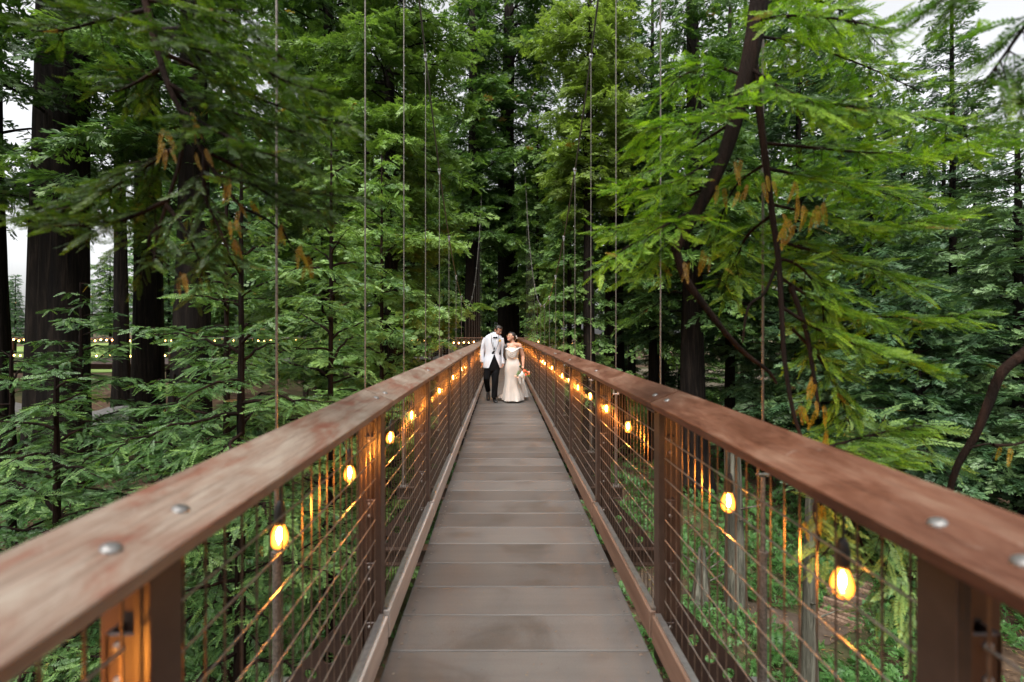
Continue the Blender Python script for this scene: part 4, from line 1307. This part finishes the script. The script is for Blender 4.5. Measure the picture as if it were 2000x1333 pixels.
# undergrowth on the slope under the right side: one mass of small leaves
rng = np.random.default_rng(77)
fo = Fol('lo', 5)
def scatter(n, xr, yr, size, tb, rej=None):
    x = rng.uniform(*xr, n); y = rng.uniform(*yr, n)
    cl = np.sin(x * 1.3 + 2 * np.sin(y * .8)) + np.cos(y * 1.1 + x * .4) + rng.normal(0, .5, n)
    k = cl > -1.1
    # keep the trail open
    pth = np.array([(3, 13.6), (6.6, 12.6), (7.9, 11.7), (9, 12.2), (10.4, 13.6), (12, 16)])
    d = np.full(n, 9.0)
    for a, b in zip(pth[:-1], pth[1:]):
        ab = b - a; t = np.clip(((x - a[0]) * ab[0] + (y - a[1]) * ab[1]) / (ab @ ab), 0, 1)
        d = np.minimum(d, np.hypot(x - a[0] - ab[0] * t, y - a[1] - ab[1] * t))
    k &= d > .38
    x, y = x[k], y[k]; m = len(x)
    z = ground_z(x, y) + rng.uniform(0, .35, m)
    az = rng.uniform(0, 6.28, m); el = rng.uniform(.1, 1.1, m)
    dd = np.stack([np.cos(az) * np.cos(el), np.sin(az) * np.cos(el), np.sin(el)], 1)
    nn = unit(UP + .4 * rng.normal(size=(m, 3)))
    fo.add(np.stack([x, y, z], 1), dd, nn, size * rng.uniform(.6, 1.3, m), np.clip(tb + rng.normal(0, .13, m), .05, .9))
scatter(17000, (1.2, 15), (4.5, 19), .24, .60)
scatter(6000, (-9, 2), (3, 24), .34, .40)
scatter(8000, (-17, -4), (4, 20), .30, .42)
scatter(6000, (2, 30), (19, 45), .55, .45)
tag(obj("undergrowth", fo.mesh("undergrowth", "fern_leaf")), kind="stuff")

# sword ferns
def fern_mesh(seed):
    r_ = np.random.default_rng(seed); q = []; t = []
    for k in range(16):
        az = k * 2.4 + r_.uniform(-.3, .3); L = r_.uniform(.55, .9); e = r_.uniform(.6, 1.2)
        n_ = 16; u = np.linspace(0.08, 1, n_)
        h = np.array([math.cos(az), math.sin(az), 0])
        P = h * (u * L * math.cos(e) + .25 * L * u ** 2)[:, None] + UP * (u * L * math.sin(e) - .55 * L * u ** 2.2)[:, None]
        T = unit(np.gradient(P, axis=0)); la = unit(np.cross(UP, T))
        for sd in (-1, 1):
            w = .16 * L * np.sin(np.pi * (u * .85 + .12))
            q.append(needle_quads(P, unit(la * sd + T * .35 - UP * .15), unit(np.cross(T, la)) , w, np.full(n_, .035)))
            t.append(np.clip(.5 + .2 * u + r_.normal(0, .08, n_), .05, .9))
    return quad_mesh("sword_fern", np.concatenate(q), np.concatenate(t), "fern_leaf")
fm = [fern_mesh(i) for i in range(3)]
spots = [(4.9, 12.0), (5.4, 12.6), (6.9, 13.1), (6.0, 14.0), (7.6, 13.4), (8.2, 9.8), (7.0, 9.6), (5.2, 9.8), (9.3, 10.6), (6.3, 10.6), (8.8, 14.4), (4.2, 10.8), (10.2, 11.6), (3.4, 9.4), (-3.2, 6.4), (-4.8, 8.8), (3.9, 14.4), (7.8, 15.6)]
for i, (x, y) in enumerate(spots):
    o = obj("sword_fern", fm[i % 3], None, (x, y, float(ground_z(x, y)) + .05))
    o.rotation_euler = (0, 0, i * 1.3); s_ = .9 + .25 * math.sin(i * 2.2); o.scale = (s_,) * 3
    tag(o, "green sword fern arching from the forest floor beneath the bridge", "fern", "sword ferns on the forest floor")

# pale snag and thin mossy trunk below the right handrail
make_tree("pale grey broken snag standing among ferns below the right handrail", gl(6.15, 12.2), 5.6, .28, 99, 1, 91, bark="grey_bark", nl=0, name="grey_snag", z0=-.4, flare=.7, r1=.75) if False else None
def bare(name, label, loc, H, r0, seed, bark, flare, r1, lean=0.0):
    t = thing(name, label, "tree", loc)
    obj("trunk", trunk_mesh(H, r0, seed, bark, lean, z0=-.5, flare=flare, r1=r1), t)
    # broken spikes and stub limbs
    rr = np.random.default_rng(seed); paths = []
    for k in range(6):
        h = H * rr.uniform(.35, .98); a = rr.uniform(0, 6.28)
        p = np.array([lean * h, 0, h]); d = np.array([math.cos(a), math.sin(a), .5])
        paths.append((np.stack([p, p + d * r0 * 1.6, p + d * r0 * rr.uniform(2.2, 4)]), np.array([.03, .02, .006])))
    obj("stub_limbs", np_tubes("stub_limbs", paths, bark, 5), t)
    return t
bare("grey_snag", "pale grey bleached snag standing among ferns below the right handrail", gl(6.2, 12.3), 5.4, .24, 91, "grey_bark", .35, .8, -.012)
bare("bleached_stump", "low bleached broken stump leaning at the foot of the pale snag", gl(5.35, 12.4), 1.6, .22, 92, "grey_bark", .3, .35, .03)
bare("mossy_trunk", "slim lichen speckled trunk rising below the nearest right bulb", gl(6.25, 9.4), 4.9, .14, 93, "grey_bark", .4, .7, .01)

# fallen litter: brown needles on the slope, a few on the deck
rng = np.random.default_rng(31)
def litter(name, n, xr, yr, zf, size, mat):
    x = rng.uniform(*xr, n); y = rng.uniform(*yr, n); z = zf(x, y)
    az = rng.uniform(0, 6.28, n)
    d = np.stack([np.cos(az), np.sin(az), np.zeros(n)], 1)
    q = needle_quads(np.stack([x, y, z], 1), d, np.repeat(UP[None], n, 0), size * rng.uniform(.4, 1.3, n), size * rng.uniform(.08, .25, n), .15)
    tag(obj(name, quad_mesh(name, q, rng.uniform(0, 1, n), mat)), kind="stuff")
litter("leaf_litter", 14000, (1, 16), (4.5, 20), lambda x, y: ground_z(x, y) + .05, .14, "litter_leaf")
litter("fallen_needles", 420, (CX - .62, CX + .62), (1.0, 9.5), lambda x, y: x * 0 + .0035, .016, "litter_leaf")
# ------------------------------------------------------------------ the couple
PY = 10.5
def cc(cx, cy, dy=0.0):
    """sketch units -> metres: the figures were measured on a grid of 1.575 mm"""
    return Vector((-.712 + .001575 * cx, dy, 1.927 - .001575 * cy))
def finger_set(mb, palm, down, side, thumb, curl=0.3, s=1.0, fwd=Vector((0, -1, 0))):
    """palm with five separate fingers: palm = wrist point, down = hand direction, side = across the knuckles"""
    down = down.normalized(); side = side.normalized(); nrm = down.cross(side).normalized()
    k = palm + down * .085 * s
    rot = Matrix((side, nrm, down)).transposed()
    mb.ball(palm + down * .045 * s, (.042 * s, .016 * s, .055 * s), 10, 8, rot)
    for i, (o, L) in enumerate(((-.030, .068), (-.010, .078), (.011, .073), (.030, .058))):
        b = k + side * o * s - down * .006
        m1 = b + (down * math.cos(curl) + nrm * math.sin(curl)) * L * .5 * s
        m2 = m1 + (down * math.cos(curl * 2.2) + nrm * math.sin(curl * 2.2)) * L * .5 * s
        mb.tube([b, m1, m2], [.0095 * s, .0085 * s, .0065 * s], 8); mb.ball(m2, .0066 * s, 8, 6)
    t0 = palm + down * .025 * s + side * thumb * .034 * s
    t1 = t0 + (down * .7 + side * thumb * .7) * .035 * s
    t2 = t1 + (down * .95 + nrm * .25) * .032 * s
    mb.tube([t0, t1, t2], [.013 * s, .011 * s, .008 * s], 8); mb.ball(t2, .008 * s, 8, 6)
def limb(mb, pts, rs, n=14):
    mb.tube(pts, rs, n)
    for p, r in zip(pts, rs): mb.ball(p, r, 12, 8)
def remesh(o, v):
    m = o.modifiers.new("remesh", 'REMESH'); m.mode = 'VOXEL'; m.voxel_size = v; m.use_smooth_shade = True
    s = o.modifiers.new("smooth", 'SMOOTH'); s.factor = .5; s.iterations = 2
def head(mb, c, yaw, pitch, roll, s=1.0):
    """head with brow, nose, lips, jaw and ears; front is -Y before turning"""
    Rm = (Matrix.Rotation(roll, 3, 'Y') @ Matrix.Rotation(yaw, 3, 'Z') @ Matrix.Rotation(pitch, 3, 'X'))
    T = lambda x, y, z: c + Rm @ Vector((x * s, y * s, z * s))
    mb.ball(T(0, .012, .03), (.074 * s, .094 * s, .088 * s), 18, 14, Rm)     # skull
    mb.ball(T(0, -.022, -.028), (.060 * s, .066 * s, .082 * s), 16, 12, Rm)  # face
    mb.ball(T(0, -.050, -.088), (.030 * s, .028 * s, .024 * s), 12, 8, Rm)   # chin
    mb.tube([T(0, -.082, .012), T(0, -.100, -.022), T(0, -.088, -.034)], [.009 * s, .013 * s, .011 * s], 8)
    for sx in (-1, 1):
        mb.ball(T(sx * .012, -.086, -.030), .009 * s, 8, 6)
        mb.ball(T(sx * .034, -.068, -.022), (.022 * s, .016 * s, .018 * s), 10, 8, Rm)
        mb.ball(T(sx * .075, .008, -.008), (.008 * s, .020 * s, .030 * s), 10, 8, Rm)
        mb.ball(T(sx * .030, -.074, .024), (.022 * s, .010 * s, .008 * s), 10, 6, Rm)
    return T, Rm
def face_bits(root, T, Rm, s, lip, brow=True):
    e = MB()
    for sx in (-1, 1): e.ball(T(sx * .030, -.079, .006), (.0125 * s, .007 * s, .007 * s), 10, 8, Rm)
    e.build("eyes", "white_plastic", root, smooth=True)
    e = MB()
    for sx in (-1, 1): e.ball(T(sx * .030, -.0845, .005), (.0062 * s, .004 * s, .0062 * s), 8, 6, Rm)
    for sx in (-1, 1): e.tube([T(sx * .014, -.086, .024), T(sx * .030, -.087, .030), T(sx * .048, -.074, .024)], [.0035 * s, .0045 * s, .003 * s], 6)
    e.build("eyebrows", "black_hair", root, smooth=True)
    m = MB().tube([T(-.022, -.076, -.057), T(-.010, -.086, -.056), T(0, -.088, -.058), T(.010, -.086, -.056), T(.022, -.076, -.055)], [.003, .0055, .006, .0055, .003], 8)
    m.build("lips", lip, root, smooth=True)

def ring(cx, cy, hw, hd, n=64, dyc=0.0, fn=None):
    c = cc(cx, cy); out = []
    for k in range(n):
        a = 2 * math.pi * k / n
        ca, sa = math.cos(a), math.sin(a)
        x = hw * math.copysign(abs(ca) ** .9, ca); y = hd * math.copysign(abs(sa) ** .9, sa)
        f = fn(a) if fn else 1.0
        out.append(Vector((c.x + x * f, y * f + dyc, c.z)))
    return out
def lerp_rings(tab, m, fn=None, n=64, dyc=0.0):
    """tab rows: cy, cx, hw, hd (, y shift)"""
    t = np.array([list(r) + [0] * (5 - len(r)) for r in tab], float)
    u = np.linspace(0, len(t) - 1, m)
    q = smooth_path(t, m)
    return [ring(q[i, 1], q[i, 0], q[i, 2], q[i, 3], n, q[i, 4] + dyc, (lambda a, i=i: fn(a, i / (m - 1))) if fn else None) for i in range(m)]

# ---- groom
XM = cc(335, 1200).x
man = thing("person", "man in white dinner jacket and black trousers walking hand in hand, looking down at her", "person", (XM, PY, 0))
def L0(mb):   # figures are modelled in bridge space: bring vertices to the person's base
    return mb
def put(mb, name, mat, root, smooth=True):
    X = root.location.x
    mb.v = [(v[0] - X, v[1], v[2]) for v in mb.v]
    return mb.build(name, mat, root, smooth=smooth)
mb = MB()
T, Rm = head(mb, cc(392, 200, -.01), R(38), R(14), R(10), 1.05)
limb(mb, [cc(345, 300, .01), cc(352, 262, .01), cc(378, 225, .01)], [.062, .056, .055])
# body under the clothes
limb(mb, [cc(322, 360), cc(320, 480), cc(312, 640)], [.085, .09, .10])
limb(mb, [cc(240, 322), cc(322, 312), cc(415, 322)], [.035, .045, .035])
limb(mb, [cc(222, 325), cc(172, 470, .03), cc(163, 640, -.02)], [.036, .034, .026])
limb(mb, [cc(430, 325), cc(458, 480, .04), cc(466, 665, .0)], [.036, .034, .026])
limb(mb, [cc(270, 650), cc(228, 890, -.03), cc(243, 1090, .20)], [.085, .055, .036])
limb(mb, [cc(358, 650), cc(350, 900, -.03), cc(340, 1150, .0)], [.085, .055, .036])
finger_set(mb, cc(165, 640, -.02), cc(168, 720, -.05) - cc(165, 640, -.02), Vector((.35, -1, 0)), -1, .35, 1.05)
finger_set(mb, cc(464, 668, 0), cc(446, 745, -.03) - cc(464, 668, 0), Vector((-.1, -1, .1)), -1, .5, 1.0)
body = put(mb, "body", "skin_tan", man); remesh(body, .0065)
# hair: short, swept back
h = MB()
h.ball(T(0, .026, .055), (.080, .094, .078), 20, 14, Rm)
h.ball(T(0, -.030, .094), (.062, .050, .030), 16, 10, Rm)
h.ball(T(0, .070, -.005), (.066, .050, .070), 16, 10, Rm)
for sx in (-1, 1): h.ball(T(sx * .066, -.004, .045), (.015, .040, .042), 10, 8, Rm)
put(h, "hair", "black_hair", man)
def rel(T, X): return lambda x, y, z: T(x, y, z) - Vector((X, 0, 0))
face_bits(man, rel(T, XM), Rm, 1.05, "red_lip")
mo = MB().tube([T(-.026, -.084, -.043), T(0, -.098, -.040), T(.026, -.084, -.043)], [.003, .006, .003], 6)
put(mo, "moustache", "black_hair", man)
# shirt
fn = lambda a, f: 1 + .01 * math.sin(5 * a + 9 * f)
put(MB().loft(lerp_rings([(218, 350, .066, .066, .005), (245, 345, .072, .072), (275, 338, .12, .10), (320, 325, .17, .112), (480, 320, .165, .112), (600, 318, .165, .112)], 26, fn)), "shirt", "shirt_cloth", man)
# waistcoat
def vclip(rings, cx, cyb, up=None, dn=None, wave=0):
    b = cc(cx, cyb)
    for rg_ in rings:
        for v in rg_:
            if v.y < 0.02:
                dx = abs(v.x - b.x)
                if up is not None: v.z = min(v.z, b.z + up * dx)
                if dn is not None and v.z < b.z: v.z = max(v.z, b.z - dn * dx)
    return rings
rg_ = lerp_rings([(330, 325, .172, .119), (480, 320, .170, .121), (560, 318, .170, .124), (625, 316, .172, .126)], 24, fn)
put(MB().loft(vclip(rg_, 345, 470, up=5.5), cap=False), "waistcoat", "black_cloth", man)
# trousers
def leg_mesh(pts, rs, seed):
    m = MB(); P = smooth_path([tuple(p) for p in pts], 22); Rr = np.interp(np.linspace(0, 1, 22), np.linspace(0, 1, len(rs)), rs)
    rr = random.Random(seed); ph = rr.uniform(0, 6)
    rings = []
    for i, (p, r_) in enumerate(zip(P, Rr)):
        rings.append([Vector((p[0] + r_ * math.cos(a) * (1 + .05 * math.sin(3 * a + i * .7 + ph)), p[1] + r_ * 1.08 * math.sin(a) * (1 + .05 * math.sin(2 * a + i * .9)), p[2] + .006 * math.sin(2 * a + i))) for a in [2 * math.pi * k / 28 for k in range(28)]])
    return m.loft(rings)
tr = MB().loft(lerp_rings([(560, 316, .165, .118), (650, 312, .178, .128), (740, 306, .175, .128), (780, 304, .14, .11)], 14))
for m_ in (leg_mesh([cc(258, 700), cc(240, 800, -.02), cc(226, 890, -.05), cc(232, 990, .08), cc(242, 1095, .22)], [.098, .088, .074, .062, .058], 1),
           leg_mesh([cc(358, 700), cc(353, 810, -.02), cc(348, 910, -.04), cc(344, 1040, -.02), cc(338, 1165, .0)], [.100, .090, .076, .068, .070], 2)):
    tr.add(m_.v, m_.f)
t_ = put(tr, "trousers", "black_cloth", man); remesh(t_, .010)
# jacket
def jw(a, f):
    return 1 + .012 * math.sin(4 * a + 7 * f) + (.02 * math.sin(6 * a + 1) * f * f)
jr = lerp_rings([(222, 344, .066, .070, .014), (238, 338, .095, .086, .010), (256, 331, .140, .100), (274, 327, .172, .110), (300, 324, .188, .120), (380, 320, .188, .128), (470, 318, .176, .125), (540, 315, .176, .126),
                 (620, 312, .205, .142), (690, 308, .215, .148), (728, 306, .216, .150)], 54, jw, 96)
jr = vclip(jr, 343, 500, up=6.4)
jr = vclip(jr, 338, 522, dn=2.6)
jk = MB().loft(jr, cap=False)
for pts, rs in (([cc(215, 300, .005), cc(188, 380, .02), cc(168, 475, .035), cc(158, 560, .01), cc(160, 648, -.02)], [.058, .060, .055, .050, .046]),
                ([cc(433, 302, .005), cc(450, 380, .02), cc(460, 480, .04), cc(466, 580, .02), cc(466, 672, .0)], [.058, .058, .053, .048, .044])):
    m_ = leg_mesh(pts, rs, 7); jk.add(m_.v, m_.f)
put(jk, "jacket", "white_cloth", man)
lp = MB()
for pts in ([(303, 238, -.075), (296, 300, -.128), (306, 380, -.146), (325, 450, -.146), (343, 500, -.142)], [(392, 250, -.085), (404, 310, -.128), (395, 380, -.143), (368, 450, -.145), (343, 500, -.142)]):
    lp.tube([Vector(p) for p in smooth_path([tuple(cc(a, b, d)) for a, b, d in pts], 16)], .0055, 6)
lp.tube([cc(339, 522, -.138), cc(300, 640, -.152), cc(268, 722, -.140)], .003, 5)
put(lp, "lapel_piping", "black_cloth", man)
put(MB().ball(cc(340, 520, -.142), .009, 8, 6), "jacket_button", "black_cloth", man)
bt = MB().ball(cc(352, 292, -.115), (.012, .012, .013), 8, 6)
for sx in (-1, 1):
    bt.loft([[cc(352, 292, -.115) + Vector((sx * x, -.006 * q, z)) for q, z in ((1, h_), (1, -h_), (-1, -h_), (-1, h_))] for x, h_ in ((.006, .008), (.030, .020), (.048, .017))])
put(bt, "bow_tie", "black_cloth", man, False)
bo_ = MB().ball(cc(418, 338, -.150), (.024, .012, .024), 12, 8)
for k in range(7): bo_.ball(cc(418, 338, -.153) + Vector((.020 * math.cos(k * .9), 0, .022 * math.sin(k * .9))), .010, 6, 5)
put(bo_, "boutonniere", "gold_petal", man)
sh = MB()
def shoe(c, d, up, L=.27):
    d = d.normalized(); up = up.normalized(); s_ = d.cross(up).normalized(); m_ = MB(); rings = []
    for t, w, h0, h1 in ((0, .028, 0, .05), (.06, .036, 0, .085), (.25, .039, 0, .10), (.40, .040, 0, .085), (.62, .046, 0, .060), (.82, .044, 0, .048), (.96, .028, .004, .035), (1.0, .010, .010, .025)):
        o_ = c + d * (t - .25) * L
        rings.append([o_ + s_ * w * math.cos(a) + up * ((h0 + h1) / 2 + (h1 - h0) / 2 * math.sin(a)) for a in [2 * math.pi * k / 16 for k in range(16)]])
    return m_.loft(rings)
for m_ in (shoe(cc(340, 1222, .02), Vector((.25, -1, 0)), Vector((0, 0, 1))), shoe(cc(243, 1120, .26), Vector((.02, -.45, -.85)), Vector((0, -.85, .45)))):
    put(m_, "shoe", "black_leather", man)

# ---- bride
XW = cc(600, 1200).x
woman = thing("person", "woman in cream satin off shoulder gown and glasses looking up at him", "person", (XW, PY, 0))
mb = MB()
T, Rm = head(mb, cc(578, 288, .0), R(-52), R(-24), R(-6), .96)
limb(mb, [cc(608, 400, .01), cc(604, 365, .01), cc(590, 325, .015)], [.058, .047, .046])
limb(mb, [cc(590, 440), cc(592, 560), cc(600, 720)], [.10, .095, .12])
limb(mb, [cc(520, 410), cc(600, 400), cc(688, 405)], [.052, .066, .052])
limb(mb, [cc(512, 412), cc(492, 545, .04), cc(468, 668, .01)], [.046, .038, .024])
limb(mb, [cc(700, 410), cc(752, 565, .03), cc(752, 690, -.06)], [.052, .046, .026])
limb(mb, [cc(565, 740), cc(548, 950, 0), cc(528, 1160, 0)], [.09, .06, .036])
limb(mb, [cc(640, 740), cc(650, 950, 0), cc(656, 1160, .05)], [.09, .06, .036])
mb.ball(cc(552, 455, -.055), (.055, .05, .055), 12, 8); mb.ball(cc(630, 455, -.055), (.055, .05, .055), 12, 8)
finger_set(mb, cc(466, 672, .0), cc(448, 745, -.05) - cc(466, 672, .0), Vector((.1, -1, .1)), 1, .5, .9)
finger_set(mb, cc(752, 692, -.06), cc(735, 760, -.11) - cc(752, 692, -.06), Vector((.9, -.4, 0)), -1, .8, .9)
for c_ in (cc(528, 1205, -.04), cc(660, 1195, .0)):
    mb.ball(c_, (.038, .075, .028), 12, 8)
body = put(mb, "body", "skin_light", woman); remesh(body, .0065)
face_bits(woman, rel(T, XW), Rm, .96, "red_lip")
h = MB()
h.ball(T(0, .030, .045), (.080, .092, .085), 20, 14, Rm)
h.ball(T(0, .085, .00), (.064, .060, .066), 16, 10, Rm)
h.ball(T(0, -.035, .085), (.055, .045, .028), 14, 8, Rm)
rr = random.Random(3)
for k in range(9):
    o_ = rr.uniform(-12, 12)
    h.tube([Vector(p) for p in smooth_path([tuple(cc(a + o_ * b_, c_, d_)) for a, c_, d_, b_ in ((592, 330, .06, .3), (545, 365, .03, .6), (502, 410, -.05, 1), (484, 480, -.07, 1), (480 + rr.uniform(-12, 12), 560, -.07, .8), (505, 620, -.08, .6))], 18)],
           [.020 * (1 - .6 * q / 17) for q in range(18)], 7)
put(h, "hair", "black_hair", woman)
g = MB()
for sx in (-1, 1):
    g.tube([T(sx * .031, -.094, .006) + Rm @ Vector((.023 * math.cos(a), 0, .019 * math.sin(a))) for a in [2 * math.pi * k / 14 for k in range(14)]], .0022, 5, close=True)
    g.tube([T(sx * .054, -.094, .010), T(sx * .078, -.01, .006)], .002, 5)
g.tube([T(-.009, -.096, .008), T(.009, -.096, .008)], .002, 5)
put(g, "glasses", "gold_metal", woman)
hp = MB()
for k in range(9):
    a, b_ = 612 + 52 * math.sin(k / 8 * 1.5), 232 + 74 * (k / 8) ** 1.2
    hp.ball(cc(a, b_, .02 + .02 * math.sin(k * 2)), (.013, .013, .011), 8, 6)
put(hp, "hair_flowers", "veil_cloth", woman)
# gown
def drape(a, f):
    w = max(0, f - .38)
    return 1 + .015 * math.sin(3 * a + 11 * f) + .02 * math.sin(2 * a + 26 * f) * (f < .55) + .15 * w * math.sin(6 * a + 2.2 * f) + .08 * w * math.sin(11 * a - 3 * f)
gw = lerp_rings([(440, 592, .152, .100, .0), (470, 591, .160, .125, -.01), (510, 590, .157, .130, -.01), (560, 590, .143, .112), (602, 592, .138, .105), (660, 602, .165, .128), (720, 610, .186, .142), (790, 608, .186, .142),
                 (880, 598, .166, .130), (970, 592, .165, .138), (1050, 594, .190, .17, .02), (1120, 602, .215, .21, .04), (1175, 606, .232, .25, .06), (1200, 606, .238, .27, .07)], 70, drape, 96)
put(MB().loft(gw, cap=False), "gown", "cream_satin", woman)
cw = MB()
for k, (dz, r_) in enumerate(((0, .020), (18, .016), (38, .013), (60, .010))):
    cw.tube([Vector(p) for p in smooth_path([tuple(cc(492 + k * 9, 452, -.04)), tuple(cc(530, 470 + dz, -.12)), tuple(cc(590, 500 + dz * 1.3, -.152)), tuple(cc(650, 474 + dz, -.12)), tuple(cc(694 - k * 9, 448, -.04))], 18)], r_, 8)
put(cw, "cowl_neckline", "cream_satin", woman)
st_ = MB()
st_.tube([Vector(p) for p in smooth_path([tuple(cc(684, 458, -.07)), tuple(cc(706, 440, -.06)), tuple(cc(742, 455, -.03)), tuple(cc(752, 462, .03)), tuple(cc(715, 440, .08))], 14)], .012, 8)
st_.tube([Vector(p) for p in smooth_path([tuple(cc(500, 458, -.07)), tuple(cc(488, 450, -.06)), tuple(cc(480, 462, .0)), tuple(cc(505, 455, .08))], 12)], .010, 8)
put(st_, "shoulder_straps", "cream_satin", woman)
def tr_f(a, f): return 1 + .10 * f * math.sin(9 * a + 3 * f) + .06 * f * math.sin(15 * a)
put(MB().loft(lerp_rings([(690, 700, .04, .05, .10), (800, 700, .07, .07, .16), (950, 712, .10, .10, .24), (1080, 730, .135, .14, .32), (1160, 742, .150, .18, .38), (1176, 744, .155, .20, .40)], 34, tr_f, 80), cap=False), "train", "veil_cloth", woman)
put(MB().loft(lerp_rings([(1120, 480, .02, .03, .22), (1150, 455, .06, .08, .25), (1185, 440, .08, .10, .26)], 12, tr_f, 40), cap=False), "hem_corner", "cream_satin", woman)
for c_ in (cc(528, 1215, -.05), cc(662, 1205, .0)):
    put(shoe(c_ + Vector((0, .05, 0)), Vector((.1, -1, 0)), Vector((0, 0, 1)), .22) if False else MB().box(c_, (.07, .17, .012), bev=.004), "sandal", "gold_metal", woman)

# ---- bouquet, held low in her hand
XB = cc(770, 800)
bq = thing("bouquet", "coral and peach flower bouquet with trailing white ribbon held low by the bride", "bouquet", (XB.x, PY - .14, XB.z))
def pb(mb, name, mat):
    mb.v = [(v[0] - XB.x, v[1], v[2] - XB.z) for v in mb.v]
    return mb.build(name, mat, bq, smooth=True)
rr = random.Random(8)
def bloom(c, r_):
    m_ = MB().ball(c, r_ * .55, 8, 6)
    for lay, (n_, rad, el_) in enumerate(((6, .55, .5), (8, .85, .1))):
        for k in range(n_):
            a = 2 * math.pi * k / n_ + lay * .4
            d = Vector((math.cos(a), -.5 + .3 * lay, math.sin(a))).normalized()
            m_.ball(c + d * r_ * rad * .75, (r_ * .38, r_ * .22, r_ * .38), 7, 5)
    return m_
for (a, b_, d_, r_, mt) in ((768, 772, -.03, .044, "coral_petal"), (800, 795, -.01, .042, "coral_petal"), (826, 812, .01, .036, "coral_petal"), (785, 822, -.04, .034, "coral_petal"), (832, 790, .03, .028, "peach_petal"),
                            (640, 842, -.06, .030, "peach_petal"), (672, 862, -.05, .026, "peach_petal"), (702, 835, -.05, .034, "veil_cloth"), (735, 850, -.05, .028, "peach_petal"), (735, 815, -.04, .030, "veil_cloth")):
    pb(bloom(cc(a, b_, d_), r_), "flower", mt)
rb = MB()
for k in range(6):
    x0 = 700 + k * 14
    rb.tube([Vector(p) for p in smooth_path([tuple(cc(735, 770, -.02)), tuple(cc(x0, 830, -.06)), tuple(cc(x0 - 10 + rr.uniform(-10, 10), 900, -.05)), tuple(cc(x0 + rr.uniform(-16, 16), 960, -.04))], 12)], .006, 5)
pb(rb, "ribbon", "veil_cloth")
sm = MB()
for k in range(7): sm.tube([cc(700 + k * 3, 690 + k * 3, -.02), cc(735, 745, -.01), cc(745 + k * 14, 800, -.01)], .004, 5)
sm.ball(cc(712, 705, -.02), (.03, .02, .03), 8, 6)
o = pb(sm, "stems", "fern_leaf")
lf = Fol('lo', 9); r9 = np.random.default_rng(2)
for k in range(26):
    c_ = np.array(cc(r9.uniform(650, 850), r9.uniform(770, 860), -.02)) - np.array([XB.x, 0, XB.z])
    d = unit(np.array([r9.normal(), -.6, r9.normal() - .2]))
    lf.add(c_[None], d[None], unit(np.array([[r9.normal() * .5, -1, .5]])), np.array([.07]), np.array([r9.uniform(.4, .9)]))
obj("leaves", lf.mesh("leaves", "young_leaf"), bq)
open("/tmp/nq","w").write(str(NQ))
